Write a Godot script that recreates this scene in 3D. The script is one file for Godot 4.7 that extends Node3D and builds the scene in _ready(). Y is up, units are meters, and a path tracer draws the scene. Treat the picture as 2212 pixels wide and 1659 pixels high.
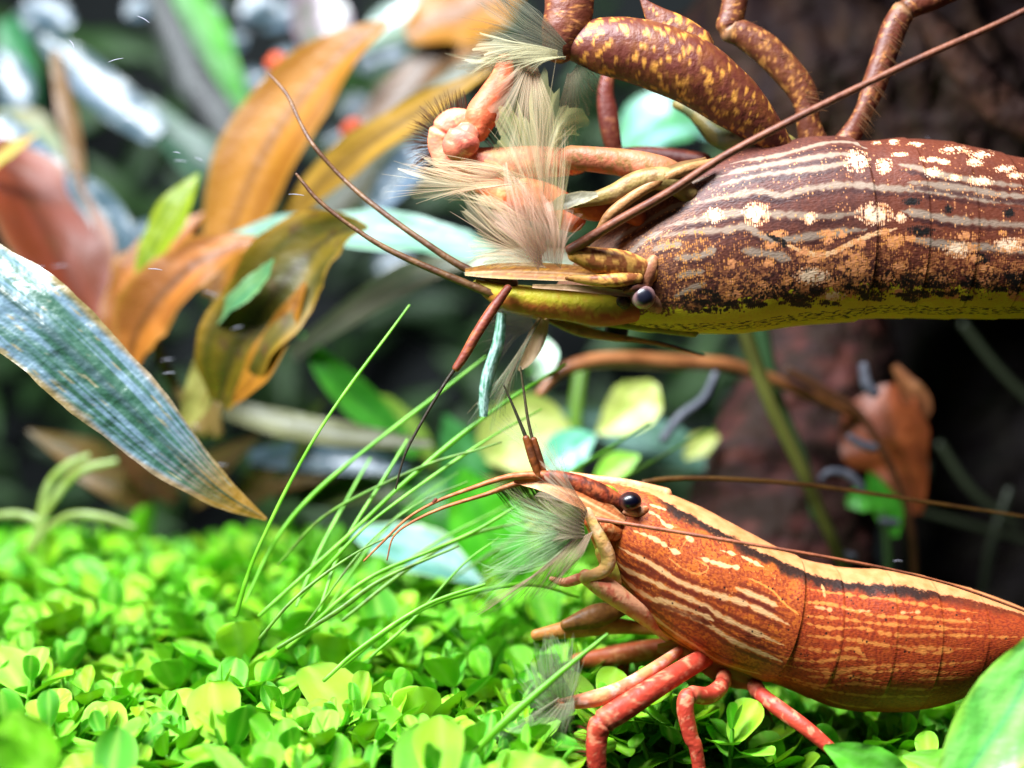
extends Node3D
# Two fan shrimps in a planted aquarium. Shapes are written in centimetres and committed at real size.

const U := 0.01          # centimetres to metres
const DIST := 14.0       # camera to the plane of focus, in centimetres
const PX := 221.2        # units of the layout drawing per centimetre in that plane

var rng := RandomNumberGenerator.new()
var nz := FastNoiseLite.new()
var nf := FastNoiseLite.new()
var M := {}
var taken := {}


class Shape:
	var v := PackedVector3Array()
	var c := PackedColorArray()
	var uv := PackedVector2Array()
	var i := PackedInt32Array()
	func grid(first: int, rows: int, cols: int, wrap := false) -> void:
		for a in rows - 1:
			for b in (cols if wrap else cols - 1):
				var p := first + a * cols + b
				var q := first + a * cols + (b + 1) % cols
				i.append_array([p, q, p + cols, q, q + cols, p + cols])


class Paint:
	var w: int
	var h: int
	var d := PackedByteArray()
	func _init(ww: int, hh: int) -> void:
		w = ww
		h = hh
		d.resize(w * h * 3)
	func stamp(x: float, y: float, r: float, col: Color, alpha: float) -> void:
		var r8 := int(col.r * 255)
		var g8 := int(col.g * 255)
		var b8 := int(col.b * 255)
		for yy in range(maxi(0, int(y - r)), mini(h - 1, int(y + r + 1)) + 1):
			for xx in range(maxi(0, int(x - r)), mini(w - 1, int(x + r + 1)) + 1):
				var q := 1.0 - Vector2(xx - x, yy - y).length() / r
				if q > 0.0:
					var k := minf(1.0, q * 2.2) * alpha
					var o := (yy * w + xx) * 3
					d[o] = int(lerpf(d[o], r8, k))
					d[o + 1] = int(lerpf(d[o + 1], g8, k))
					d[o + 2] = int(lerpf(d[o + 2], b8, k))
	func texture() -> ImageTexture:
		return ImageTexture.create_from_image(Image.create_from_data(w, h, false, Image.FORMAT_RGB8, d))


# ---------------------------------------------------------------- helpers

func at(px: float, py: float, z := 0.0) -> Vector3:
	var k := (DIST - z) / DIST / PX
	return Vector3((px - 1106.0) * k, (829.5 - py) * k, z)

func cm(px: float, z := 0.0) -> float:
	return px * (DIST - z) / DIST / PX

func col(r: int, g: int, b: int) -> Color:
	return Color8(r, g, b).srgb_to_linear()

func numbered(called: String) -> String:
	var n: int = taken.get(called, 0)
	taken[called] = n + 1
	return called if n == 0 else "%s_%03d" % [called, n]

func thing(called: String, label: String, category: String, base: Vector3, group := "") -> Node3D:
	var o := Node3D.new()
	o.name = numbered(called)
	add_child(o)
	o.position = base * U
	tag(o, label, category, group)
	return o

func tag(o: Node, label: String, category: String, group := "", kind := "") -> void:
	if label:
		o.set_meta("label", label)
	if category:
		o.set_meta("category", category)
	if group:
		o.set_meta("group", group)
	if kind:
		o.set_meta("kind", kind)

func mesh_of(s: Shape, origin: Vector3) -> ArrayMesh:
	var a := []
	a.resize(Mesh.ARRAY_MAX)
	var v := s.v.duplicate()
	for k in v.size():
		v[k] = (v[k] - origin) * U
	a[Mesh.ARRAY_VERTEX] = v
	if s.c.size():
		a[Mesh.ARRAY_COLOR] = s.c
	if s.uv.size():
		a[Mesh.ARRAY_TEX_UV] = s.uv
	a[Mesh.ARRAY_INDEX] = s.i
	var t := SurfaceTool.new()
	t.create_from_arrays(a)
	t.generate_normals()
	return t.commit()

func obj(called: String, s: Shape, m: Material, parent: Node = null) -> MeshInstance3D:
	var o := MeshInstance3D.new()
	var origin := Vector3.ZERO
	if parent:
		o.name = called
		parent.add_child(o, true)
		origin = world_of(parent) / U
	else:
		o.name = numbered(called)
		add_child(o)
	o.mesh = mesh_of(s, origin)
	o.material_override = m
	return o

func world_of(n: Node) -> Vector3:
	var p := Vector3.ZERO
	while n is Node3D and n != self:
		p += n.position
		n = n.get_parent()
	return p

func noise_tex(freq: float, size := 256, octaves := 4) -> NoiseTexture2D:
	var t := NoiseTexture2D.new()
	var n := FastNoiseLite.new()
	n.seed = 5
	n.frequency = freq
	n.fractal_octaves = octaves
	t.noise = n
	t.width = size
	t.height = size
	t.seamless = true
	return t

func mat(rough: float, spec := 0.5, back := Color.BLACK, bump := 0.0, bump_scale := 60.0, coat := 0.0, double := true) -> StandardMaterial3D:
	var m := StandardMaterial3D.new()
	m.vertex_color_use_as_albedo = true
	m.roughness = rough
	m.metallic_specular = spec
	if double:
		m.cull_mode = BaseMaterial3D.CULL_DISABLED
	if back != Color.BLACK:
		m.backlight_enabled = true
		m.backlight = back
	if bump > 0.0:
		m.heightmap_enabled = true
		m.heightmap_texture = M.noise
		m.heightmap_scale = bump
		m.uv1_triplanar = true
		m.uv1_scale = Vector3.ONE * bump_scale
	if coat > 0.0:
		m.clearcoat_enabled = true
		m.clearcoat = coat
		m.clearcoat_roughness = 0.25
	return m

func spline(p: Array, t: float) -> Variant:
	# Catmull-Rom through an array of floats or vectors, t from 0 to 1
	var n := p.size() - 1
	if n == 0:
		return p[0]
	var x := clampf(t, 0.0, 1.0) * n
	var k := mini(int(x), n - 1)
	x -= k
	var p1 = p[k]
	var p2 = p[k + 1]
	var p0 = p[k - 1] if k > 0 else p1 * 2.0 - p2
	var p3 = p[k + 2] if k + 2 <= n else p2 * 2.0 - p1
	return (p1 * 2.0 + (p2 - p0) * x + (p0 * 2.0 - p1 * 5.0 + p2 * 4.0 - p3) * (x * x) + (p1 * 3.0 - p0 - p2 * 3.0 + p3) * (x * x * x)) * 0.5

func tube(s: Shape, pts: Array, rad: Array, around := 10, steps := 24, colour: Variant = null, flat := 1.0, disp := 0.0, up := Vector3.BACK, disp_freq := 1.3, hinges := []) -> void:
	var rings := []
	var r0 := float(rad[0])
	var r1 := float(rad[-1])
	var t0: Vector3 = (spline(pts, 0.02) - pts[0]).normalized()
	var t1: Vector3 = (pts[-1] - spline(pts, 0.98)).normalized()
	for k in 3:
		var a := k * PI / 6
		rings.append([pts[0] - t0 * r0 * cos(a) * 0.8, maxf(r0 * sin(a), r0 * 0.02), t0, 0.0])
	for k in steps + 1:
		var u := float(k) / steps
		var ta: Vector3 = spline(pts, minf(u + 0.01, 1.0))
		var tb: Vector3 = spline(pts, maxf(u - 0.01, 0.0))
		var r := maxf(float(spline(rad, u)), 0.0008)
		for q in hinges:
			r *= 1.0 - 0.14 * exp(-pow((u - q) / 0.012, 2.0)) + 0.05 * exp(-pow((u - q + 0.028) / 0.016, 2.0))
		rings.append([spline(pts, u), r, (ta - tb).normalized(), u])
	for k in 3:
		var a := (2 - k) * PI / 6
		rings.append([pts[-1] + t1 * r1 * cos(a) * 0.8, maxf(r1 * sin(a), r1 * 0.02), t1, 1.0])
	var first := s.v.size()
	for ring in rings:
		var tn: Vector3 = ring[2]
		var side := tn.cross(up)
		side = side.normalized() if side.length() > 0.05 else tn.cross(Vector3.RIGHT).normalized()
		var nn := side.cross(tn)
		for k in around:
			var a := TAU * k / around
			var dir := side * cos(a) + nn * sin(a) * flat
			var p: Vector3 = ring[0] + dir * ring[1]
			if disp > 0.0:
				p += dir * ring[1] * disp * (nz.get_noise_3dv(p * disp_freq * 30.0) + 0.5 * nz.get_noise_3dv(p * disp_freq * 95.0))
			s.v.append(p)
			if colour is Callable:
				s.c.append(colour.call(ring[3], a, p))
			elif colour is Color:
				s.c.append(colour)
	s.grid(first, rings.size(), around, true)

func px_list(rows: Array) -> Array:
	return rows.map(func(r): return at(r[0], r[1], r[2] if r.size() > 2 else 0.0))

func px_tube(s: Shape, rows: Array, radii: Array, around := 10, steps := 24, colour: Variant = null, flat := 1.0, disp := 0.0, disp_freq := 1.3) -> void:
	# rows: [px, py, z]; radii in drawing units
	var rad := []
	for k in radii.size():
		var at_row: Array = rows[clampi(roundi(float(k) / maxi(radii.size() - 1, 1) * (rows.size() - 1)), 0, rows.size() - 1)]
		rad.append(cm(radii[k], at_row[2] if at_row.size() > 2 else 0.0))
	tube(s, px_list(rows), rad, around, steps, colour, flat, disp, Vector3.BACK, disp_freq)

func mottle(a: Color, b: Color, freq := 1.0, edge := 0.1, width := 0.15, amount := 1.0) -> Callable:
	return func(_u, _ang, p: Vector3) -> Color:
		var n := nf.get_noise_3dv(p * 100.0 * freq) + 0.45 * nf.get_noise_3dv(p * 310.0 * freq)
		return a.lerp(b, smoothstep(edge - width, edge + width, n) * amount)

func mottle2(a: Color, b: Color, c: Color, freq := 1.0, edge := 0.1) -> Callable:
	return func(_u, _ang, p: Vector3) -> Color:
		var n := nf.get_noise_3dv(p * 100.0 * freq) + 0.45 * nf.get_noise_3dv(p * 310.0 * freq)
		var q := nf.get_noise_3dv(p * 60.0 * freq + Vector3(70, 3, 9))
		return a.lerp(c, smoothstep(-0.1, 0.35, q) * 0.7).lerp(b, smoothstep(edge - 0.12, edge + 0.12, n) * 0.85)

# A leaf blade: rows [px, py, z, half width] along its midrib; roll turns it round the midrib.
func leaf(s: Shape, rows: Array, roll: float, P: Dictionary, nu := 28, nv := 11) -> void:
	var pts := px_list(rows)
	var run: Vector3 = (pts[-1] - pts[0]).normalized()
	if absf(run.x) > 0.3 and not P.has("hang"):
		roll = -absf(roll) * signf(run.x)      # the upper face of a leaf looks up
	var hw := rows.map(func(r): return cm(r[3], r[2]))
	var seed_at: Vector3 = pts[0] * 7.3
	var first := s.v.size()
	var wave: float = P.get("wave", 0.06)
	var rag: float = P.get("rag", 0.03)
	var cup: float = P.get("cup", 0.18)
	var fold: float = P.get("fold", 0.1)
	var a: Color = P.a
	var b: Color = P.get("b", a)
	var rib: Color = P.get("rib", a)
	var edge: Color = P.get("edge", a)
	var spot: Color = P.get("spot", a)
	var spots: float = P.get("spots", 0.0)
	var tip: Color = P.get("tip", a)
	var tip_at: float = P.get("tip_at", 2.0)
	var freq: float = P.get("freq", 1.0)
	var stretch: float = P.get("stretch", 1.0)
	for k in nu + 1:
		var u := float(k) / nu
		var tn: Vector3 = (spline(pts, minf(u + 0.01, 1.0)) - spline(pts, maxf(u - 0.01, 0.0))).normalized()
		var side := tn.cross(Vector3.BACK).normalized().rotated(tn, deg_to_rad(roll))
		var nn := side.cross(tn)
		var w := maxf(float(spline(hw, u)), 0.004) / cos(deg_to_rad(roll))
		var c: Vector3 = spline(pts, u)
		for j in nv:
			var v := 2.0 * j / (nv - 1) - 1.0
			var ed := nz.get_noise_2d(u * 260.0 + seed_at.x * 50, signf(v) * 40.0 + seed_at.y * 9)
			var wv := w * (1.0 + rag * 2.0 * ed * absf(v) ** 3)
			var lift := cup * v * v + fold * absf(v) + wave * sin(u * 19.0 + seed_at.x + 1.7 * signf(v)) * v * v + 0.05 * nz.get_noise_2d(u * 150.0 + seed_at.y * 20, v * 60.0)
			s.v.append(c + side * wv * v + nn * w * lift)
			var q := nf.get_noise_2d(u * 42.0 * freq * stretch + seed_at.x * 30, v * 34.0 * freq + seed_at.y * 30)
			var cc := a.lerp(b, smoothstep(-0.25, 0.35, q))
			if tip_at < 1.5:
				cc = cc.lerp(tip, smoothstep(tip_at - 0.12, tip_at + 0.12, u + 0.15 * q))
			if spots > 0.0:
				var sp := nf.get_noise_2d(u * 190.0 * freq * stretch + seed_at.y * 30, v * 60.0 * freq + 91.0)
				cc = cc.lerp(spot, smoothstep(0.25, 0.45, sp + (spots - 0.5) * 0.6))
			var vein := absf(sin((absf(v) * 5.0 - u * 1.2) * PI))
			cc = cc.lerp(rib, 0.22 * smoothstep(0.25, 0.0, vein) + 0.75 * smoothstep(0.16, 0.03, absf(v)))
			cc = cc.lerp(edge, 0.7 * smoothstep(0.82, 0.97, absf(v) + 0.1 * ed))
			s.c.append(cc)
			s.uv.append(Vector2(u, v))
	s.grid(first, nu + 1, nv)

func leaf_part(parent: Node, rows: Array, roll: float, P: Dictionary, m: Material, nu := 28, nv := 11, called := "leaf") -> MeshInstance3D:
	var s := Shape.new()
	leaf(s, rows, roll, P, nu, nv)
	s.uv = PackedVector2Array()
	return obj(called, s, m, parent)

func stem_part(parent: Node, rows: Array, radii: Array, colour: Variant, m: Material, called := "stem", steps := 22) -> MeshInstance3D:
	var s := Shape.new()
	px_tube(s, rows, radii, 9, steps, colour)
	return obj(called, s, m, parent)


# ---------------------------------------------------------------- scene

func _ready() -> void:
	rng.seed = 11
	nz.seed = 3
	nz.frequency = 0.02
	nf.seed = 8
	nf.frequency = 0.06
	nf.fractal_octaves = 3
	# camera
	var cam := Camera3D.new()
	cam.name = "camera"
	cam.position = Vector3(0, 0, DIST * U)
	cam.near = 0.005
	cam.far = 3.0
	var lens := CameraAttributesPhysical.new()
	lens.frustum_focal_length = 44.8
	lens.exposure_aperture = 10.0
	lens.frustum_focus_distance = (DIST - 0.55) * U
	lens.frustum_near = 0.005
	lens.frustum_far = 3.0
	cam.attributes = lens
	cam.fov = 2.0 * rad_to_deg(atan(829.5 / PX / DIST))
	add_child(cam)
	cam.current = true
	# the room's faint light, and exposure
	var env := Environment.new()
	env.background_mode = Environment.BG_COLOR
	env.background_color = Color(0.62, 0.7, 0.85)
	env.background_energy_multiplier = 0.05
	env.tonemap_mode = Environment.TONE_MAPPER_LINEAR
	env.tonemap_exposure = 1.2
	env.sdfgi_enabled = true
	env.ssao_enabled = true
	env.ssil_enabled = true
	var we := WorldEnvironment.new()
	we.name = "environment"
	we.environment = env
	add_child(we)
	# the aquarium lamp over the tank
	lamp(Vector3(-5.0, 12.5, 7.2), Vector2(17.0, 4.0), 0.16)
	materials()
	setting()
	driftwood()
	plants_behind()
	carpet()
	hair_grass()
	upper_shrimp()
	lower_shrimp()
	front_leaves()
	drifting()


func lamp(where: Vector3, size: Vector2, energy: float) -> void:
	var t := thing("aquarium_lamp", "long white aquarium lamp shining down above the tank", "lamp", where)
	var look := (Vector3(0.5, 0, -2.0) - where).normalized()
	t.basis = Basis.looking_at(look, Vector3.BACK)
	var box := BoxMesh.new()
	box.size = Vector3(size.x + 1.0, size.y + 1.0, 1.2) * U
	var h := MeshInstance3D.new()
	h.name = "housing"
	h.mesh = box
	h.position = Vector3(0, 0, 0.75) * U
	var hm := StandardMaterial3D.new()
	hm.albedo_color = Color(0.2, 0.2, 0.2)
	h.material_override = hm
	t.add_child(h)
	var panel := BoxMesh.new()
	panel.size = Vector3(size.x, size.y, 0.1) * U
	var g := MeshInstance3D.new()
	g.name = "glowing_diffuser"
	g.mesh = panel
	g.position = Vector3(0, 0, 0.09) * U
	var gm := StandardMaterial3D.new()
	gm.albedo_color = Color(0.9, 0.93, 1.0)
	gm.emission_enabled = true
	gm.emission = Color(0.86, 0.93, 1.0)
	gm.emission_energy_multiplier = 1.5
	g.material_override = gm
	t.add_child(g)
	var l := AreaLight3D.new()
	l.name = "lamp_light"
	l.area_size = size * U
	l.light_color = Color(0.94, 0.97, 1.0)
	l.light_energy = energy
	l.area_range = 6.0
	l.area_attenuation = 2.0
	l.shadow_enabled = true
	t.add_child(l)


func materials() -> void:
	M.noise = noise_tex(0.03)
	M.grain = noise_tex(0.09, 1024, 3)
	M.leaf = mat(0.48, 0.5, Color(0.4, 0.4, 0.4), 0.012, 60.0)
	M.gloss = mat(0.34, 0.5, Color(0.3, 0.3, 0.3), 0.02, 45.0, 0.1)
	M.wet = mat(0.34, 0.62, Color(0.2, 0.2, 0.2), 0.02, 45.0, 0.3)
	M.silver = mat(0.4, 0.6, Color(0.2, 0.2, 0.2), 0.035, 40.0, 0.2)
	M.carpet = mat(0.32, 0.55, Color(0.45, 0.45, 0.45), 0.003, 90.0)
	M.grass = mat(0.4, 0.5, Color(0.5, 0.5, 0.5))
	M.wood = mat(0.75, 0.35, Color.BLACK, 0.12, 30.0)
	M.shell = mat(0.38, 0.5, Color.BLACK, 0.006, 120.0, 0.25)
	M.limb = mat(0.5, 0.42, Color(0.4, 0.4, 0.4), 0.006, 170.0)
	M.soft = mat(0.5, 0.4, Color(0.6, 0.6, 0.6))
	M.hair = mat(0.45, 0.4, Color(1.2, 1.2, 1.2))
	M.soil = mat(0.95, 0.2, Color.BLACK, 0.2, 60.0)
	var f := mat(0.5, 0.4, Color(0.9, 0.9, 0.9))
	f.transparency = BaseMaterial3D.TRANSPARENCY_ALPHA
	M.film = f
	var e := mat(0.3, 0.5)
	M.eye = e


func ground(x: float, z: float) -> float:
	var y := -3.95 + 0.165 * (2.0 - z)
	y -= smoothstep(0.6, 4.0, x) * (0.35 + 0.2 * maxf(0.0, 1.0 - z))
	y -= maxf(0.0, -5.2 - z) * 0.45
	y += 0.22 * nz.get_noise_2d(x * 22.0, z * 22.0)
	return y


func setting() -> void:
	var s := Shape.new()
	var n := 60
	for a in n + 1:
		for b in n + 1:
			var x := lerpf(-26.0, 26.0, float(b) / n)
			var z := lerpf(-27.0, 8.0, float(a) / n)
			s.v.append(Vector3(x, ground(x, z) - 0.1, z))
			s.c.append(col(46, 40, 28).lerp(col(30, 30, 20), 0.5 + 0.5 * nz.get_noise_2d(x * 90, z * 90)))
	s.grid(0, n + 1, n + 1)
	var o := obj("ground_soil", s, M.soil)
	tag(o, "dark soil under the carpet plants", "", "", "structure")
	var w := BoxMesh.new()
	w.size = Vector3(70, 44, 1.0) * U
	var b := MeshInstance3D.new()
	b.name = "back_wall"
	b.mesh = w
	b.position = Vector3(0, 10, -28) * U
	var m := StandardMaterial3D.new()
	m.albedo_color = Color8(24, 30, 30)
	m.roughness = 0.8
	b.material_override = m
	tag(b, "dark back pane of the aquarium", "", "", "structure")
	add_child(b)


func driftwood() -> void:
	var dark := mottle(col(40, 27, 22), col(66, 44, 34), 0.25, 0.1, 0.3)
	var t := thing("driftwood", "huge dark driftwood log overhanging behind the upside-down shrimp", "driftwood", at(2000, 60, -4))
	var s := Shape.new()
	tube(s, [Vector3(2.4, 4.6, -6.5), Vector3(4.5, 4.3, -5.6), Vector3(7.5, 3.6, -5.2), Vector3(12.0, 2.5, -5.5)], [0.7, 1.7, 2.2, 2.6], 40, 60, dark, 1.0, 0.35)
	obj("log", s, M.wood, t)
	s = Shape.new()
	tube(s, [Vector3(0.3, 7.3, -2.6), Vector3(2.2, 7.1, -2.2), Vector3(6.0, 7.0, -2.0), Vector3(14.0, 6.9, -2.0)], [0.5, 1.1, 1.2, 1.25], 60, 80, dark, 3.5, 0.16)  # unseen slab above the frame, added to block lamp light from the background
	obj("branch", s, M.wood, t)
	s = Shape.new()
	px_tube(s, [[1990, 20, -3.2], [2080, 140, -3.0], [2190, 250, -3.0], [2330, 300, -3.0]], [26, 34, 42, 50], 20, 40, mottle(col(52, 32, 26), col(80, 52, 40), 0.4, 0.1, 0.3), 1.0, 0.3)
	obj("branch", s, M.wood, t)
	# reddish stump below
	var u := thing("driftwood_stump", "dark maroon driftwood stump with reddish left edge between the two shrimps", "driftwood", at(1700, 1250, -4.5))
	s = Shape.new()
	px_tube(s, [[1760, 560, -5.6], [1775, 760, -5.4], [1745, 930, -5.2], [1690, 1120, -5.0], [1650, 1330, -5.0]], [150, 150, 170, 200, 230], 40, 60, mottle(col(40, 24, 21), col(84, 44, 38), 0.35, 0.25, 0.35), 0.8, 0.22)
	obj("trunk", s, M.wood, u)
	var back := thing("driftwood_root", "thick dark root standing in the gloom behind the lower shrimp's tail", "driftwood", at(2150, 1300, -9))
	s = Shape.new()
	px_tube(s, [[1950, 500, -9.5], [2080, 760, -9.0], [2150, 1000, -9.0], [2240, 1380, -9.0]], [150, 190, 230, 270], 30, 40, mottle(col(22, 20, 18), col(36, 30, 26), 0.3), 0.8, 0.3)
	obj("trunk", s, M.wood, back)


func plants_behind() -> void:
	var brown := {"a": col(112, 68, 10), "b": col(136, 88, 14), "rib": col(70, 36, 10), "edge": col(130, 94, 28), "freq": 0.5, "wave": 0.08}
	var amber := {"a": col(106, 60, 14), "b": col(142, 84, 28), "rib": col(54, 32, 12), "edge": col(134, 94, 34), "freq": 0.6, "rag": 0.12, "wave": 0.12}
	var olive := {"a": col(56, 52, 8), "b": col(88, 72, 12), "rib": col(38, 32, 8), "edge": col(134, 98, 22), "spot": col(64, 44, 18), "spots": 0.3, "rag": 0.1, "wave": 0.12, "freq": 0.8}
	var lime := {"a": col(88, 106, 10), "b": col(112, 126, 18), "rib": col(70, 86, 12), "edge": col(120, 130, 20)}
	var mint := {"a": col(66, 106, 78), "b": col(104, 134, 124), "rib": col(60, 96, 68), "edge": col(120, 148, 130), "rag": 0.08, "freq": 1.2, "wave": 0.1}
	var grey := {"a": col(62, 70, 50), "b": col(92, 88, 70), "rib": col(50, 58, 42), "edge": col(84, 84, 58), "freq": 0.6}
	var dgreen := {"a": col(38, 62, 48), "b": col(56, 84, 64), "rib": col(28, 48, 38), "edge": col(60, 88, 66), "freq": 0.6}
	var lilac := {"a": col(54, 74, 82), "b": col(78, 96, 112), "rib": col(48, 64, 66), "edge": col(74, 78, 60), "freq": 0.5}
	var green := {"a": col(48, 122, 30), "b": col(70, 150, 40), "rib": col(40, 100, 28), "edge": col(90, 160, 50), "freq": 0.6}
	var rust := {"a": col(80, 32, 12), "b": col(100, 42, 16), "rib": col(60, 26, 12), "edge": col(120, 84, 56), "freq": 0.6}
	var yellowgreen := {"a": col(160, 170, 82), "b": col(186, 188, 112), "rib": col(140, 160, 70), "edge": col(150, 170, 70), "freq": 0.6}

	# the brown-leaved plant left of the shrimps
	var p := thing("broad_leaf_plant", "water plant with long amber and olive leaves left of both shrimps", "plant", at(470, 930, -3.4))
	leaf_part(p, [[470, 640, -4.6, 30], [495, 520, -4.6, 58], [560, 350, -4.4, 92], [660, 200, -4.2, 80], [760, 100, -4.0, 42], [840, 48, -3.9, 4]], 18, brown, M.leaf)
	leaf_part(p, [[300, 620, -3.6, 14], [335, 540, -3.5, 34], [385, 450, -3.4, 38], [430, 374, -3.4, 2]], -22, lime, M.leaf)
	leaf_part(p, [[275, 800, -3.4, 20], [310, 690, -3.2, 62], [400, 590, -3.0, 62], [490, 535, -2.9, 30], [578, 516, -2.8, 2]], -20, amber, M.leaf)
	leaf_part(p, [[235, 760, -4.4, 10], [262, 660, -4.3, 40], [330, 560, -4.2, 52], [440, 462, -4.2, 4]], 25, amber, M.leaf)
	leaf_part(p, [[475, 870, -2.5, 28], [510, 760, -2.2, 84], [590, 640, -2.0, 100], [670, 545, -1.9, 86], [740, 500, -1.6, 40], [795, 492, -1.3, 3]], 14, olive, M.leaf, 40, 15)
	leaf_part(p, [[505, 870, -2.3, 6], [560, 800, -2.05, 34], [620, 700, -1.9, 30], [660, 610, -1.8, 4]], -30, brown, M.leaf)
	leaf_part(p, [[440, 720, -2.6, 4], [500, 660, -2.0, 20], [560, 610, -1.8, 22], [592, 560, -1.7, 3]], 40, {"a": col(52, 94, 58), "b": col(78, 112, 64), "edge": col(120, 146, 96), "rag": 0.12}, M.leaf)
	leaf_part(p, [[380, 930, -3.2, 4], [420, 880, -3.0, 30], [450, 800, -2.9, 34], [470, 700, -2.9, 4]], 20, {"a": col(120, 116, 56), "b": col(96, 84, 34)}, M.leaf)
	for r in [[[470, 640], [450, 760], [450, 930]], [[300, 620], [350, 780], [440, 930]], [[275, 800], [330, 880], [445, 935]], [[475, 870], [468, 900], [470, 940]]]:
		stem_part(p, r.map(func(q): return [q[0], q[1], -3.7]), [9, 11, 13], col(104, 84, 40), M.grass, "leaf_stalk")

	# long leaves that arch through the middle
	p = thing("arching_leaf", "pale mint leaf arching behind the amber plant to the upper shrimp's fans", "leaf", at(480, 520, -3.2))
	leaf_part(p, [[470, 525, -3.4, 8], [590, 500, -3.2, 26], [720, 498, -3.0, 38], [850, 505, -2.8, 44], [980, 530, -2.7, 36], [1090, 556, -2.6, 8]], 26, mint, M.leaf, 36, 11, "blade")
	p = thing("arching_leaf", "long narrow ochre leaf slanting up towards the pink curled leg", "leaf", at(600, 480, -4.2))
	leaf_part(p, [[585, 510, -4.6, 10], [700, 390, -4.0, 40], [820, 300, -3.4, 42], [930, 230, -3.0, 34], [1060, 150, -2.6, 4]], 20, {"a": col(104, 76, 16), "b": col(134, 100, 32), "rib": col(62, 44, 14), "edge": col(84, 72, 24), "freq": 0.6, "wave": 0.12}, M.leaf, 30, 11, "blade")
	p = thing("arching_leaf", "grey-beige strap leaf under the upper shrimp's head", "leaf", at(640, 750, -4))
	leaf_part(p, [[630, 770, -4.4, 16], [740, 690, -4.0, 26], [850, 620, -3.6, 36], [960, 575, -3.4, 24], [1040, 560, -3.4, 4]], 20, grey, M.leaf, 24, 9, "blade")
	p = thing("arching_leaf", "dull olive strap leaf lying low behind the grass blades", "leaf", at(500, 900, -4))
	leaf_part(p, [[470, 880, -4.2, 20], [620, 920, -4.0, 28], [760, 945, -3.8, 26], [930, 960, -3.8, 8]], 30, {"a": col(92, 92, 58), "b": col(70, 70, 44)}, M.leaf, 24, 9, "blade")
	p = thing("arching_leaf", "fallen bluish-white leaf low in the middle behind the grass", "leaf", at(700, 1000, -5))
	leaf_part(p, [[540, 990, -5.4, 16], [640, 985, -5.2, 32], [760, 992, -5.0, 34], [880, 1010, -5.0, 10]], -15, lilac, M.wet, 20, 9, "blade")
	p = thing("arching_leaf", "pale aqua fallen leaf lying across the carpet before the lower shrimp's fan", "leaf", at(900, 1200, -2.6))
	leaf_part(p, [[760, 1150, -3.0, 10], [850, 1175, -2.8, 40], [940, 1210, -2.6, 46], [1040, 1260, -2.4, 6]], 35, {"a": col(66, 116, 98), "b": col(96, 140, 132), "edge": col(150, 176, 100), "rag": 0.1}, M.leaf, 22, 11, "blade")

	# green leaves in the middle distance
	p = thing("green_leaf_plant", "plant with pointed bright green leaves behind the grass blades", "plant", at(900, 1080, -4.5))
	leaf_part(p, [[650, 720, -4.4, 3], [710, 800, -4.4, 30], [790, 880, -4.6, 38], [900, 980, -4.8, 14]], 10, green, M.leaf)
	leaf_part(p, [[960, 895, -5.0, 3], [985, 960, -5.0, 40], [1010, 1060, -5.0, 52], [1030, 1180, -5.0, 30]], -20, {"a": col(56, 130, 56), "b": col(80, 150, 84), "rib": col(50, 120, 40)}, M.leaf)
	leaf_part(p, [[1000, 1010, -4.0, 6], [1020, 1080, -4.0, 60], [1060, 1160, -4.0, 80], [1110, 1260, -4.0, 30]], 12, {"a": col(58, 150, 18), "b": col(80, 170, 30), "rib": col(44, 122, 14)}, M.leaf)
	leaf_part(p, [[770, 850, -5.2, 4], [830, 890, -5.2, 30], [900, 950, -5.2, 24], [940, 1010, -5.2, 4]], 24, {"a": col(140, 170, 60), "b": col(110, 150, 40)}, M.leaf)
	leaf_part(p, [[850, 1010, -5.4, 4], [900, 1060, -5.2, 40], [960, 1120, -5.0, 46], [1010, 1210, -5.0, 8]], -24, green, M.leaf)
	p = thing("round_leaf_plant", "plant with round yellow-green and teal leaves above the lower shrimp's head", "plant", at(1230, 1150, -3.6))
	leaf_part(p, [[1045, 985, -4.4, 20], [1085, 955, -4.3, 70], [1140, 940, -4.3, 86], [1200, 930, -4.3, 60], [1232, 925, -4.3, 8]], 14, yellowgreen, M.leaf)
	leaf_part(p, [[1290, 935, -4.2, 4], [1340, 900, -4.2, 46], [1385, 862, -4.2, 52], [1412, 826, -4.2, 12]], -10, yellowgreen, M.leaf)
	leaf_part(p, [[1170, 1020, -3.6, 8], [1210, 985, -3.6, 40], [1250, 960, -3.6, 36], [1284, 940, -3.6, 6]], 16, {"a": col(96, 176, 140), "b": col(130, 200, 170)}, M.gloss)
	leaf_part(p, [[1480, 990, -4.4, 6], [1510, 960, -4.4, 28], [1550, 940, -4.4, 8]], 0, yellowgreen, M.leaf)
	leaf_part(p, [[1210, 890, -5.0, 4], [1330, 930, -5.0, 38], [1450, 970, -5.0, 44], [1560, 1010, -5.0, 10]], 30, {"a": col(70, 104, 84), "b": col(100, 130, 120)}, M.gloss)
	leaf_part(p, [[1040, 1050, -4.8, 20], [1100, 1080, -4.6, 60], [1180, 1110, -4.6, 40], [1260, 1120, -4.6, 6]], 10, yellowgreen, M.leaf)
	leaf_part(p, [[1280, 1060, -3.2, 6], [1330, 1010, -3.2, 30], [1380, 985, -3.2, 4]], 20, {"a": col(120, 180, 50), "b": col(150, 200, 70)}, M.leaf)
	stem_part(p, [[1255, 800, -4.6], [1245, 880, -4.5], [1240, 1000, -4.4], [1235, 1160, -4.2]], [14, 16, 16, 14], col(92, 130, 36), M.grass)
	stem_part(p, [[1140, 1000, -4.5], [1180, 1080, -4.4], [1225, 1170, -4.2]], [10, 12, 14], col(92, 130, 36), M.grass)
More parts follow.
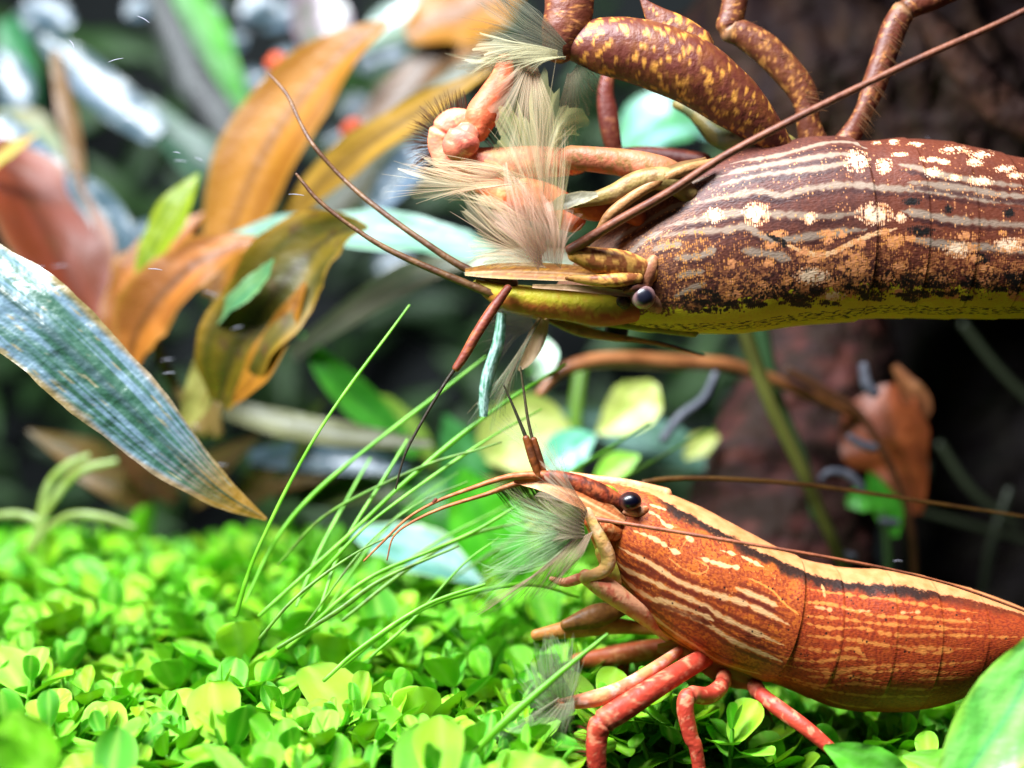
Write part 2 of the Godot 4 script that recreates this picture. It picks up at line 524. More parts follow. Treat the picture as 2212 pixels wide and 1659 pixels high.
	p = thing("pale_bud", "pale pink and mint leaf tip below the upper shrimp's chin", "leaf", at(1180, 810, -2.6))
	leaf_part(p, [[1150, 815, -2.8, 10], [1165, 785, -2.6, 34], [1178, 755, -2.6, 30], [1180, 730, -2.6, 3]], 10, {"a": col(150, 190, 160), "b": col(206, 190, 186), "freq": 2.0}, M.gloss, 18, 9, "blade")
	p = thing("pale_bud", "glowing mint leaf framed by the upper shrimp's legs", "leaf", at(1430, 320, -5))
	leaf_part(p, [[1345, 330, -5.4, 24], [1390, 290, -5.2, 62], [1440, 262, -5.0, 66], [1500, 262, -5.0, 56], [1540, 290, -5.0, 20]], 30, {"a": col(90, 160, 104), "b": col(140, 186, 180), "freq": 0.7}, M.gloss, 20, 11, "blade")

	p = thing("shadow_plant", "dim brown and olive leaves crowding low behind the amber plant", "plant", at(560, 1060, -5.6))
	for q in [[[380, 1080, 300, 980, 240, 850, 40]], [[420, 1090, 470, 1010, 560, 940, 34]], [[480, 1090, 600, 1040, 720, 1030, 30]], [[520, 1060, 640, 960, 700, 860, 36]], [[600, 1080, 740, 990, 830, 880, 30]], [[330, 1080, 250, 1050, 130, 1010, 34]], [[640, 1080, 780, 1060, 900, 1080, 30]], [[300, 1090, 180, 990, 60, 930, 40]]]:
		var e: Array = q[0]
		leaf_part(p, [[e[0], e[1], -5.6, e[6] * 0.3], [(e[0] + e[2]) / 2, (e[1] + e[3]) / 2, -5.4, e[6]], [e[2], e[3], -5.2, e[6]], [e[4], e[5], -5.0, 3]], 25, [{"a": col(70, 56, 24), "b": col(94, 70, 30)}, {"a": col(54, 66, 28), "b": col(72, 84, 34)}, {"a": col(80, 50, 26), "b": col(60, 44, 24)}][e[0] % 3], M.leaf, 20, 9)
	# left edge
	p = thing("rusty_leaf_plant", "rust-coloured leaves with pale glare at the left rim", "plant", at(120, 900, -4.5))
	leaf_part(p, [[-20, 300, -5.0, 20], [40, 400, -4.8, 70], [120, 540, -4.6, 78], [180, 660, -4.5, 50], [215, 760, -4.4, 6]], 52, rust, M.leaf)
	leaf_part(p, [[-10, 260, -5.2, 30], [70, 380, -5.2, 66], [140, 500, -5.0, 60], [225, 660, -4.9, 10]], -16, lilac, M.wet)
	leaf_part(p, [[160, 380, -6.0, 20], [215, 470, -6.0, 52], [245, 570, -6.0, 50], [260, 700, -6.0, 20]], -15, lilac, M.wet)
	leaf_part(p, [[300, 480, -6.4, 20], [320, 540, -6.4, 40], [330, 620, -6.4, 40], [335, 720, -6.4, 10]], -15, lilac, M.wet)
	leaf_part(p, [[120, 110, -6, 10], [140, 200, -6, 22], [165, 320, -6, 20], [180, 440, -6, 6]], 20, {"a": col(110, 80, 50), "b": col(84, 66, 40)}, M.leaf)
	leaf_part(p, [[-20, 360, -4.2, 12], [30, 320, -4.2, 14], [80, 290, -4.2, 3]], 10, {"a": col(150, 110, 40), "b": col(120, 130, 40)}, M.leaf)
	p = thing("tall_background_plant", "blurred dark green strap leaves with pale glare in the upper left", "plant", at(420, 500, -9))
	leaf_part(p, [[90, 80, -8.6, 14], [170, 150, -8.6, 40], [260, 230, -8.6, 44], [340, 290, -8.6, 30]], -15, lilac, M.wet)
	leaf_part(p, [[300, 220, -8.8, 20], [390, 310, -8.8, 40], [480, 380, -8.8, 44], [570, 430, -8.8, 20]], 26, dgreen, M.leaf)
	leaf_part(p, [[330, -40, -9.5, 20], [390, 120, -9.5, 36], [470, 250, -9.5, 40], [560, 360, -9.5, 20]], -10, {"a": col(22, 26, 24), "b": col(34, 40, 36)}, M.leaf)
	leaf_part(p, [[380, -20, -10.5, 40], [430, 80, -10.5, 60], [460, 180, -10.5, 60], [520, 320, -10.5, 50]], 10, green, M.leaf)
	leaf_part(p, [[500, 210, -10.2, 30], [540, 290, -10.2, 56], [560, 360, -10.2, 40]], 10, green, M.leaf)
	leaf_part(p, [[20, 40, -9.4, 30], [50, 140, -9.4, 40], [60, 240, -9.4, 40], [70, 330, -9.4, 10]], 20, {"a": col(50, 110, 66), "b": col(70, 130, 90)}, M.leaf)
	leaf_part(p, [[0, 110, -8.8, 12], [24, 160, -8.8, 34], [34, 220, -8.8, 34], [10, 290, -8.8, 10]], -15, lilac, M.wet)
	leaf_part(p, [[-10, 250, -8.4, 10], [60, 280, -8.4, 40], [100, 380, -8.4, 40], [120, 460, -8.4, 10]], 30, {"a": col(110, 100, 60), "b": col(80, 110, 60)}, M.leaf)
	leaf_part(p, [[50, 10, -9.0, 10], [110, 30, -9.0, 34], [150, 60, -9.0, 20]], -15, lilac, M.wet)
	p = thing("tall_background_plant", "blurred pale and amber leaves filling the top behind the brown leaf", "plant", at(760, 480, -9))
	leaf_part(p, [[680, -40, -9.0, 40], [690, 40, -9.0, 62], [700, 110, -9.0, 50], [690, 180, -9.0, 10]], -15, {"a": col(120, 102, 110), "b": col(100, 108, 90)}, M.wet)
	leaf_part(p, [[880, 80, -6.4, 20], [960, 40, -6.4, 70], [1040, 10, -6.4, 80], [1100, -40, -6.4, 50]], 14, brown, M.leaf)
	leaf_part(p, [[770, 110, -6.6, 10], [840, 60, -6.6, 44], [920, 20, -6.6, 40], [980, -30, -6.6, 30]], 18, {"a": col(104, 122, 112), "b": col(84, 96, 70)}, M.wet)
	leaf_part(p, [[660, 520, -6.2, 20], [780, 390, -6.2, 44], [900, 260, -6.0, 44], [1040, 120, -6.0, 10]], 20, grey, M.leaf)
	leaf_part(p, [[700, 420, -6.6, 30], [800, 300, -6.6, 50], [900, 180, -6.6, 50], [1000, 60, -6.6, 20]], 20, {"a": col(66, 46, 22), "b": col(90, 60, 24)}, M.leaf)
	leaf_part(p, [[800, 470, -5.2, 10], [850, 400, -5.2, 40], [900, 340, -5.2, 40], [940, 280, -5.2, 10]], -15, lilac, M.wet)
	leaf_part(p, [[940, 90, -8, 10], [990, 120, -8, 50], [1040, 160, -8, 50], [1080, 220, -8, 10]], 10, {"a": col(150, 100, 40), "b": col(120, 80, 30)}, M.leaf)
	# small round leaves of far plants that catch the lamp as pale discs
	p = thing("far_bush", "farthest plant whose small leaves blur into pale bluish discs", "plant", at(560, 520, -11))
	var k := 0
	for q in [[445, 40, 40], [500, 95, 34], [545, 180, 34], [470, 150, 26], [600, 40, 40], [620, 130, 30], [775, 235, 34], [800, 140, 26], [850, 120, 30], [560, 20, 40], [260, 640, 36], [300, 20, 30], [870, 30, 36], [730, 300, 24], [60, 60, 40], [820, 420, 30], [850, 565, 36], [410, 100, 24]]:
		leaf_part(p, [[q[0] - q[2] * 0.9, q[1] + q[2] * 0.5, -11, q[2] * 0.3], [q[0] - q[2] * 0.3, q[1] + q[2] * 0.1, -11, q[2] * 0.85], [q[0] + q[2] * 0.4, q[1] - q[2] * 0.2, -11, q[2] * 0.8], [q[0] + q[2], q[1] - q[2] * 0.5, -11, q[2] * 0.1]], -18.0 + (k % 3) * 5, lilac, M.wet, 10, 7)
		k += 1
	# a dark mossy bank far behind
	var s := Shape.new()
	for j in 260:
		var c := Vector3(rng.randf_range(-17, 7), rng.randf_range(-4, 9), rng.randf_range(-25, -19))
		var d := Vector3(rng.randf_range(-1, 1), rng.randf_range(-1, 1), rng.randf_range(-0.4, 0.4)).normalized()
		tube(s, [c - d * 0.9, c, c + d * 0.9], [0.1, 0.42, 0.05], 6, 4, col(50, 74, 44).lerp(col(66, 100, 50), rng.randf()), 0.3)
	var bank := obj("far_foliage", s, M.leaf)
	tag(bank, "dark mass of out-of-focus foliage far behind", "foliage", "", "stuff")
	# red berries of colour in the blur
	for q in [[765, 285, 26, "small blurred red snail shell among the amber leaves"], [600, 140, 24, "small blurred red snail shell at the tip of the long feeler"]]:
		s = Shape.new()
		px_tube(s, [[q[0] - q[2] * 0.6, q[1], -5.5], [q[0], q[1] - 4, -5.5], [q[0] + q[2] * 0.7, q[1] + 4, -5.5]], [q[2] * 0.7, q[2], q[2] * 0.5], 14, 12, col(168, 72, 44))
		var sn := thing("snail_shell", q[3], "snail", at(q[0], q[1], -5.5))
		obj("whorl", s, M.limb, sn)

	# right-hand stems, roots and the dead leaf
	p = thing("brown_runner", "brown stem bending from the yellow-green leaves under the upper shrimp", "stem", at(1180, 840, -3))
	stem_part(p, [[1165, 850, -2.6], [1215, 800, -2.7], [1310, 776, -2.9], [1450, 782, -3.2], [1590, 792, -3.4], [1740, 850, -3.6], [1900, 920, -4.0]], [10, 15, 18, 18, 16, 12, 10], mottle(col(120, 72, 40), col(150, 96, 56), 0.3), M.grass, "stalk", 40)
	p = thing("water_reed", "straight olive stem crossing before the maroon stump", "stem", at(1820, 1230, -3))
	stem_part(p, [[1600, 690, -3.0], [1660, 860, -3.0], [1730, 1010, -3.0], [1830, 1240, -3.0]], [16, 16, 14, 13], mottle(col(66, 66, 26), col(92, 92, 40), 0.3), M.grass, "stalk")
	p = thing("water_reed", "dark green stem beside the olive one under the upper shrimp", "stem", at(1760, 1200, -3.6))
	stem_part(p, [[1640, 700, -3.8], [1680, 860, -3.8], [1740, 1010, -3.8], [1760, 1120, -3.8]], [18, 14, 12, 8], col(40, 66, 34), M.grass, "stalk")
	p = thing("brown_runner", "faint brown stem slanting behind the maroon stump's right side", "stem", at(1900, 1060, -3.5))
	stem_part(p, [[1700, 800, -3.4], [1790, 850, -3.4], [1870, 910, -3.4], [1960, 1100, -3.4], [1980, 1300, -3.6]], [10, 10, 9, 8, 8], col(74, 46, 28), M.grass, "stalk")
	for q in [[[[1545, 808], [1520, 860], [1470, 900], [1432, 950]], 10, "longest grey-white root curling down left of the maroon stump"],
			[[[1772, 1036], [1790, 1020], [1825, 1022], [1850, 1040], [1862, 1056]], 9, "grey root hooked below the orange dead leaf"],
			[[[1835, 944], [1862, 960], [1888, 968]], 10, "short white root at the orange dead leaf's rim"],
			[[[1905, 1126], [1935, 1130]], 10, "white root tip nearest the lower shrimp's back"],
			[[[1826, 1200], [1842, 1204]], 11, "pale root tip just above the lower shrimp's cream stripe"],
			[[[1865, 790], [1872, 830], [1890, 850]], 12, "dim blue-grey root above the orange dead leaf"]]:
		var r := thing("white_root", q[2], "root", at(q[0][-1][0], q[0][-1][1], -3.2), "pale aerial roots hanging in the dark")
		stem_part(r, q[0].map(func(e): return [e[0], e[1], -3.2]), [q[1] * 0.8, q[1], q[1]], mottle(col(80, 82, 92), col(112, 112, 122), 0.5), M.soft, "root_strand")
	p = thing("dead_leaf", "curled orange dead leaf hanging in the dark right of the stump", "leaf", at(1960, 1100, -3.6))
	leaf_part(p, [[1920, 830, -3.8, 10], [1915, 890, -3.7, 62], [1930, 950, -3.6, 74], [1960, 1010, -3.6, 44], [1985, 1110, -3.6, 8]], 50, {"a": col(112, 52, 22), "b": col(134, 66, 32), "rib": col(84, 38, 16), "freq": 0.6}, M.leaf, 26, 11, "blade")
	leaf_part(p, [[1930, 790, -3.5, 8], [1960, 840, -3.4, 26], [1985, 880, -3.4, 26], [1960, 940, -3.4, 6]], -30, {"a": col(120, 70, 40), "b": col(150, 100, 60)}, M.leaf, 20, 9, "curled_edge")
	p = thing("dark_green_sprout", "small bright green sprout in the gloom below the orange dead leaf", "plant", at(1920, 1190, -3.8))
	leaf_part(p, [[1885, 1010, -3.9, 6], [1900, 1050, -3.9, 26], [1920, 1100, -3.9, 30], [1930, 1160, -3.9, 10]], 20, green, M.gloss)
	leaf_part(p, [[1830, 1090, -4.2, 6], [1860, 1080, -4.2, 26], [1900, 1090, -4.2, 6]], 20, green, M.leaf)
	leaf_part(p, [[1960, 1060, -4.4, 6], [1990, 1030, -4.4, 20], [2010, 1000, -4.4, 4]], 20, dgreen, M.leaf)
	stem_part(p, [[1905, 1110, -3.9], [1915, 1160, -3.9], [1920, 1250, -3.9]], [8, 9, 9], col(50, 74, 36), M.grass)
	p = thing("dim_twig", "dim grey-green twigs in the dark above the lower shrimp's tail", "twig", at(2080, 1250, -6))
	for r in [[[1940, 1060], [1960, 1180], [1970, 1290]], [[2180, 1060], [2140, 1180], [2120, 1300]], [[1890, 1080], [2040, 1120], [2260, 1180]], [[2080, 700], [2160, 800], [2260, 900]], [[2030, 960], [2100, 1060], [2200, 1140]]]:
		stem_part(p, r.map(func(e): return [e[0], e[1], -5.5]), [9, 9, 8], col(52, 56, 40), M.grass, "twig_branch")


func carpet() -> void:
	var t := thing("carpet_plant", "bright green low carpet of small oval leaves covering the ground", "ground cover plant", Vector3(-1.5, ground(-1.5, 0), 0))
	# five leaf shapes, each a cupped paddle of its own tint
	var shapes := []
	var tints := [col(112, 206, 20), col(144, 218, 30), col(74, 168, 16), col(128, 212, 44), col(150, 204, 22)]
	for k in 5:
		var s := Shape.new()
		var nu := 10
		var nv := 7
		var wide: float = [0.36, 0.41, 0.31, 0.38, 0.45][k]
		var bend: float = [0.10, -0.16, 0.22, -0.05, 0.05][k]
		for a in nu + 1:
			var along := PI * a / nu
			var u := 0.5 - 0.5 * cos(along)
			var w := maxf(wide * sin(along) * (0.62 + 0.6 * u), 0.03)
			if u < 0.12:
				w = lerpf(0.045, w, smoothstep(0.0, 0.12, u))
			u = u * 1.0
			for b in nv:
				var v := 2.0 * b / (nv - 1) - 1.0
				s.v.append(Vector3(v * w, 0.24 * w * v * v + bend * u * u + 0.02 * sin(u * 9 + k) * v, -u))
				var c: Color = tints[k]
				c = c.lerp(col(184, 230, 96), 0.5 * smoothstep(0.12, 0.0, absf(v)) + 0.25 * smoothstep(0.85, 1.0, absf(v)))
				c = c.lerp(col(74, 168, 18), 0.45 * smoothstep(0.0, 0.5, nf.get_noise_2d(u * 30 + k * 50, v * 14)))
				s.c.append(c)
		s.grid(0, nu + 1, nv)
		for q in s.v.size():
			s.v[q] = s.v[q] / U      # unit-long leaf; instances give the size
		shapes.append(mesh_of(s, Vector3.ZERO))
	# sprigs: an upright runner with opposite pairs of leaves
	var leaves := []
	var stems := Shape.new()
	for j in 2100:
		var z := 4.0 - 13.5 * pow(rng.randf(), 0.85)
		var half := (DIST - z) / DIST * 5.3 + 0.4
		var x := rng.randf_range(-half, half)
		if z > 1.2 and rng.randf() < 0.2:
			continue
		var y := ground(x, z)
		if y + 0.9 < -(DIST - z) / DIST * 3.75 - 0.25:
			continue
		if z > 0.35 and x / (DIST - z) * DIST * PX + 1106.0 > 1190.0:
			continue
		if x > 1.5 and z < -3.5:
			continue
		var up := Vector3(rng.randf_range(-0.45, 0.45), 1, rng.randf_range(-0.35, 0.45)).normalized()
		var tall := rng.randf_range(0.25, 0.75)
		var size := lerpf(0.24, 0.6, pow(rng.randf(), 1.2)) * (1.0 + 0.25 * nz.get_noise_2d(x * 60, z * 60))
		if rng.randf() < 0.06:
			size *= 1.35
		var turn := rng.randf() * TAU
		tube(stems, [Vector3(x, y - 0.1, z), Vector3(x, y, z) + up * tall * 0.5, Vector3(x, y, z) + up * tall], [0.03, 0.028, 0.02], 5, 4, col(98, 160, 44))
		for node in 4:
			var h := tall * (0.3 + 0.235 * node)
			var flare: float = [-0.1, 0.25, 0.6, 1.1][node]
			var ls: float = size * [0.95, 1.1, 1.0, 0.55][node]
			for side in 2:
				var yaw := turn + node * PI / 2 + side * PI + rng.randf_range(-0.35, 0.35)
				var b := Basis(Vector3.UP, yaw) * Basis(Vector3.RIGHT, flare + rng.randf_range(-0.3, 0.3)) * Basis(Vector3.BACK, rng.randf_range(-0.3, 0.3))
				var lean := Basis(Quaternion(Vector3.UP, up))
				var l := ls * rng.randf_range(0.75, 1.2)
				leaves.append([Vector3(x, y, z) + up * h, lean * b.scaled(Vector3.ONE * l), l, rng.randi() % 5])
	# which leaves show largest: nearest first, on a coarse grid of the view
	leaves.sort_custom(func(p, q): return p[0].z > q[0].z)
	var held := {}
	var rank := []
	for k in leaves.size():
		var c: Vector3 = leaves[k][0] + leaves[k][1] * Vector3(0, 0, -0.5)
		var d: float = DIST - c.z
		var gx := (c.x / d * DIST * PX + 1106.0) / 12.0
		var gy := (829.5 - c.y / d * DIST * PX) / 12.0
		var n: Vector3 = (leaves[k][1] * Vector3.UP).normalized()
		var face := absf(n.dot((Vector3(0, 0, DIST) - c).normalized()))
		var r: float = leaves[k][2] * 0.45 / d * DIST * PX / 12.0
		var free := 0.0
		for yy in range(int(gy - r * face), int(gy + r * face) + 1):
			for xx in range(int(gx - r), int(gx + r) + 1):
				if xx >= 0 and xx < 185 and yy >= 0 and yy < 139 and not held.has(yy * 200 + xx):
					held[yy * 200 + xx] = true
					free += 1.0
		rank.append([free * (0.3 + face), k])
	rank.sort_custom(func(p, q): return p[0] > q[0])
	var shown := {}
	for q in rank.slice(0, 300):
		shown[q[1]] = true
	var base := t.position / U
	var rest := [[], [], [], [], []]
	for k in leaves.size():
		var l: Array = leaves[k]
		var tr := Transform3D(l[1].scaled(Vector3.ONE * U), (l[0] - base) * U)
		if shown.has(k):
			var o := MeshInstance3D.new()
			o.name = "leaf"
			o.mesh = shapes[l[3]]
			o.material_override = M.carpet
			t.add_child(o, true)
			o.transform = tr
		else:
			rest[l[3]].append(tr)
	for k in 5:
		var mm := MultiMesh.new()
		mm.transform_format = MultiMesh.TRANSFORM_3D
		mm.mesh = shapes[k]
		mm.instance_count = rest[k].size()
		for q in rest[k].size():
			mm.set_instance_transform(q, rest[k][q])
		var o := MultiMeshInstance3D.new()
		o.name = "leaf_mass"
		o.multimesh = mm
		o.material_override = M.carpet
		o.set_meta("kind", "stuff")
		t.add_child(o, true)
	var so := obj("stem_mass", stems, M.grass, t)
	so.set_meta("kind", "stuff")


func hair_grass() -> void:
	var t := thing("hair_grass", "tuft of thin green grass blades fanning right in front of the carpet's middle", "grass tuft", at(620, 1300, 0.2))
	var fresh := mottle(col(92, 158, 28), col(116, 180, 48), 0.5)
	var old := mottle2(col(84, 128, 30), col(70, 84, 26), col(104, 150, 40), 1.3, 0.2)
	var blades := [
		[[[508, 1330, 0.3], [560, 1180, 0.3], [690, 930, 0.2], [884, 660, 0.0]], [8, 7, 6, 4], 0],
		[[[560, 1330, 0.0], [760, 1150, -0.2], [887, 1031, -0.3], [1063, 889, -0.5], [1222, 787, -0.8]], [7, 8, 8, 8, 4], 0],
		[[[530, 1300, -0.4], [600, 1160, -0.6], [708, 1039, -0.7], [940, 856, -0.8], [1050, 770, -0.9]], [6, 7, 7, 6, 3], 0],
		[[[600, 1220, -0.4], [708, 1110, -0.4], [902, 1012, -0.3], [1029, 972, -0.2], [1083, 955, -0.2]], [4, 5, 5, 4, 3], 1],
		[[[650, 1290, 0.0], [720, 1210, 0.0], [820, 1113, -0.1], [1036, 960, -0.4], [1170, 884, -0.6]], [6, 7, 6, 6, 3], 0],
		[[[760, 1300, -0.8], [930, 1180, -1.0], [1100, 1090, -1.2], [1231, 1020, -1.4], [1403, 914, -1.6]], [6, 6, 6, 6, 4], 0],
		[[[960, 1260, -1.4], [1150, 1140, -1.6], [1357, 1027, -1.8], [1430, 985, -1.9], [1545, 920, -2.0]], [6, 6, 6, 5, 3], 1],
		[[[690, 1320, 0.1], [740, 1180, -0.2], [833, 1028, -0.5], [880, 950, -0.7]], [7, 7, 6, 4], 0],
		[[[740, 1340, 0.0], [880, 1230, -0.2], [1003, 1160, -0.4], [1145, 1124, -0.5]], [6, 7, 7, 4], 1],
		[[[620, 1400, 0.2], [780, 1260, 0.1], [930, 1190, 0.0], [1025, 1148, -0.1], [1115, 1094, -0.2]], [7, 7, 7, 6, 4], 0],
		[[[600, 1400, 0.4], [726, 1322, 0.3], [831, 1249, 0.2], [990, 1180, 0.0]], [6, 8, 7, 4], 1],
		[[[700, 1470, 0.6], [780, 1400, 0.5], [917, 1309, 0.3], [1048, 1262, 0.2]], [6, 8, 7, 4], 0],
		[[[740, 1440, 0.5], [860, 1345, 0.3], [980, 1290, 0.2], [1140, 1262, 0.0], [1250, 1290, -0.2]], [6, 8, 7, 7, 4], 0],
		[[[640, 1310, -0.2], [690, 1190, -0.6], [760, 1060, -1.0], [800, 990, -1.2]], [5, 5, 4, 3], 0],
		[[[660, 1350, 0.2], [790, 1180, 0.0], [900, 1090, -0.2], [1010, 1040, -0.3]], [4, 4, 3.5, 2], 1],
		[[[700, 1330, -0.6], [800, 1180, -0.8], [890, 1090, -1.0], [990, 1020, -1.1]], [5, 5, 4, 2], 0],
		[[[800, 1420, 0.2], [890, 1340, 0.1], [1000, 1220, -0.1], [1080, 1160, -0.2]], [5, 5, 4, 2], 0],
		[[[560, 1380, 0.6], [640, 1290, 0.5], [760, 1200, 0.3], [860, 1150, 0.2]], [5, 6, 5, 3], 1],
	]
	for b in blades:
		var s := Shape.new()
		px_tube(s, b[0], b[1].map(func(e): return e * 0.68), 8, 40, fresh if b[2] == 0 else old, 0.6, 0.5, 0.6)
		obj("blade", s, M.grass, t)
	var f := thing("grass_blade", "single pale green grass blade slanting up in front of the lower fan", "grass blade", at(1000, 1650, 1.6))
	var s2 := Shape.new()
	px_tube(s2, [[990, 1665, 1.5], [1080, 1570, 1.5], [1193, 1469, 1.4], [1312, 1370, 1.3]], [9, 9, 7, 3], 10, 30, fresh, 0.6, 0.4, 0.6)
	obj("blade", s2, M.grass, f)
	var g := thing("grass_blade", "curved blurred olive blades rising at the far left edge of the carpet", "grass tuft", at(80, 1180, -3.2))
	for r in [[[60, 1190], [110, 1090], [170, 1020], [250, 996]], [[70, 1190], [100, 1060], [140, 1010], [190, 985]], [[-20, 1115], [40, 1112], [80, 1130], [85, 1170]], [[90, 1150], [150, 1115], [220, 1118], [290, 1140]]]:
		s2 = Shape.new()
		px_tube(s2, r.map(func(e): return [e[0], e[1], -3.6]), [7, 9, 10, 6], 8, 24, mottle(col(110, 130, 50), col(130, 150, 80), 0.4), 0.5)
		obj("blade", s2, M.grass, g)


# ---------------------------------------------------------------- the shrimps

class Flank:
	# stations: [dorsal px, dorsal py, ventral px, ventral py, half width in cm]
	var dorsal := []
	var ventral := []
	var wide := []
	var z: float
	var n := 260
	var d := PackedVector2Array()
	var v := PackedVector2Array()
	var w := PackedFloat32Array()


func make_flank(st: Array, z: float) -> Flank:
	var f := Flank.new()
	f.z = z
	var dd := []
	var vv := []
	var ww := []
	var at_s := [0.0]
	for k in st.size():
		dd.append(Vector2(st[k][0], st[k][1]))
		vv.append(Vector2(st[k][2], st[k][3]))
		ww.append(float(st[k][4]))
		if k:
			at_s.append(at_s[-1] + ((dd[k] + vv[k]) / 2 - (dd[k - 1] + vv[k - 1]) / 2).length())
	for k in f.n:
		var s := float(k) / (f.n - 1) * float(at_s[-1])
		var j := 0
		while j < st.size() - 2 and float(at_s[j + 1]) < s:
			j += 1
		var t: float = (j + (s - at_s[j]) / (at_s[j + 1] - at_s[j])) / (st.size() - 1)
		f.d.append(spline(dd, t))
		f.v.append(spline(vv, t))
		f.w.append(spline(ww, t))
	return f

func on_flank(f: Flank, px: float, py: float) -> Vector2:
	# where a point of the near side lies: x along the body 0..1, y round it 0 (back) .. 1 (belly)
	var p := Vector2(px, py)
	var out := Vector2.ZERO
	for pass_ in 2:
		var best := 1e9
		for k in f.n:
			var a := f.d[k]
			var b := f.v[k]
			var t := clampf((p - a).dot(b - a) / (b - a).length_squared(), 0.0, 1.0)
			var e := (a.lerp(b, t) - p).length_squared()
			if e < best:
				best = e
				out = Vector2(float(k) / (f.n - 1), acos(1.0 - 2.0 * t) / PI)
		if pass_ == 0:
			var depth := f.z + f.w[int(out.x * (f.n - 1))] * sin(out.y * PI)
			p = Vector2(1106, 829.5) + (Vector2(px, py) - Vector2(1106, 829.5)) * (DIST - depth) / (DIST - f.z)
	return out

func flank_point(f: Flank, s: float, v: float, grow := 1.0) -> Vector3:
	var x := clampf(s, 0.0, 1.0) * (f.n - 1)
	var k := mini(int(x), f.n - 2)
	var a := f.d[k].lerp(f.d[k + 1], x - k)
	var b := f.v[k].lerp(f.v[k + 1], x - k)
	var w := lerpf(f.w[k], f.w[k + 1], x - k)
	var m := (a + b) / 2
	var h := (a - b) / 2 * cos(v * PI) * grow
	var p := at(m.x + h.x, m.y + h.y, f.z)
	p.z += w * sin(v * PI) * grow
	return p

func body_shape(f: Flank, joints: Array, step := 0.012) -> Shape:
	var s := Shape.new()
	var na := 64
	var rows := []
	var ns := 170
	for k in ns + 1:
		rows.append(float(k) / ns)
	for j in joints:
		rows.append(j - 0.0012)
		rows.append(j + 0.0012)
	rows.sort()
	for u in rows:
		var grow := 1.0
		var start := 0.0
		for j in joints:
			if u > j:
				start = j
		var stop := 1.0
		for j in joints:
			if u < j:
				stop = j
				break
		if joints.size():
			var q: float = (u - start) / (stop - start)
			if start > 0.0:
				grow = 1.0 - step + step * q * q
			else:
				grow = 1.0 + 0.012 * smoothstep(0.93, 1.0, q)
		for a in na:
			var th := TAU * a / na
			var v := th / PI if th <= PI else (TAU - th) / PI
			var su: float = u + 0.02 * (sin(v * PI) - 0.6) * smoothstep(0.15, 0.4, u)
			var p := flank_point(f, su, v, grow)
			if th > PI:
				p.z = 2 * f.z - p.z
			p += (p - flank_point(f, su, 0.5, 0.0)).normalized() * 0.014 * nz.get_noise_3dv(p * 60.0)
			s.v.append(p)
			s.uv.append(Vector2(clampf(su, 0.0, 1.0), v))
	s.grid(0, rows.size(), na, true)
	return s

func skin(tex: Texture2D) -> StandardMaterial3D:
	var m := StandardMaterial3D.new()
	m.albedo_texture = tex
	m.texture_repeat = false
	m.roughness = 0.5
	m.metallic_specular = 0.38
	m.cull_mode = BaseMaterial3D.CULL_DISABLED
	m.heightmap_enabled = true
	m.heightmap_texture = M.grain
	m.heightmap_scale = 0.003
	return m

func stroke(p: Paint, f: Flank, line: Array, r: float, c: Color, alpha := 0.8, rough := 0.35, gaps := 0.0) -> void:
	var pts := line.map(func(q):
		var o := on_flank(f, q[0], q[1])
		return Vector2(o.x * (p.w - 1), o.y * (p.h - 1)))
	var length := 0.0
	for k in pts.size() - 1:
		length += (pts[k + 1] - pts[k]).length()
	var n := maxi(int(length / maxf(r * 0.35, 0.8)), 2)
	for k in n + 1:
		var u := float(k) / n
		var q: Vector2 = spline(pts, u)
		var e := nf.get_noise_2d(q.x * 1.1, q.y * 1.1 + line[0][0])
		if gaps > 0.0 and nz.get_noise_2d(q.x * 3.0, q.y * 3.0 + 55.0) > 0.5 - gaps:
			continue
		var taper := minf(1.0, 0.35 + 5.0 * minf(u, 1.0 - u))
		q.y += 1.6 * nz.get_noise_2d(q.x * 5.0, line[0][1])
		p.stamp(q.x, q.y, maxf(r * taper * (1.0 + rough * 2.0 * e), 0.9), c, alpha)

func blot(p: Paint, f: Flank, x: float, y: float, rx: float, ry: float, c: Color, c2: Color, n := 60) -> void:
	for k in n:
		var a := rng.randf() * TAU
		var d := sqrt(rng.randf())
		var o := on_flank(f, x + cos(a) * d * rx, y + sin(a) * d * ry)
		var core := d < 0.55
		p.stamp(o.x * p.w, o.y * p.h, rng.randf_range(3.0, 5.5) * minf(1.0, rx / 14.0) if core else rng.randf_range(1.4, 3.0), c if core else c.lerp(c2, rng.randf()), 0.85)

func dots(p: Paint, f: Flank, x0: float, y0: float, x1: float, y1: float, n: int, c: Color, r0: float, r1: float, clump := 0.0, alpha := 0.8) -> void:
	for k in n:
		var x := rng.randf_range(x0, x1)
		var y := rng.randf_range(y0, y1)
		if clump > -0.9 and nf.get_noise_2d(x * 0.45, y * 0.45) < clump:
			continue
		var o := on_flank(f, x, y)
		if o.y < 0.2 or o.y > 0.97:
			continue
		p.stamp(o.x * p.w, o.y * p.h, rng.randf_range(r0, r1), c, alpha * rng.randf_range(0.6, 1.0))

func feeler(parent: Node, rows: Array, radii: Array, colour: Variant, called := "antenna", steps := 60) -> void:
	var s := Shape.new()
	px_tube(s, rows, radii, 7, steps, colour)
	obj(called, s, M.limb, parent)

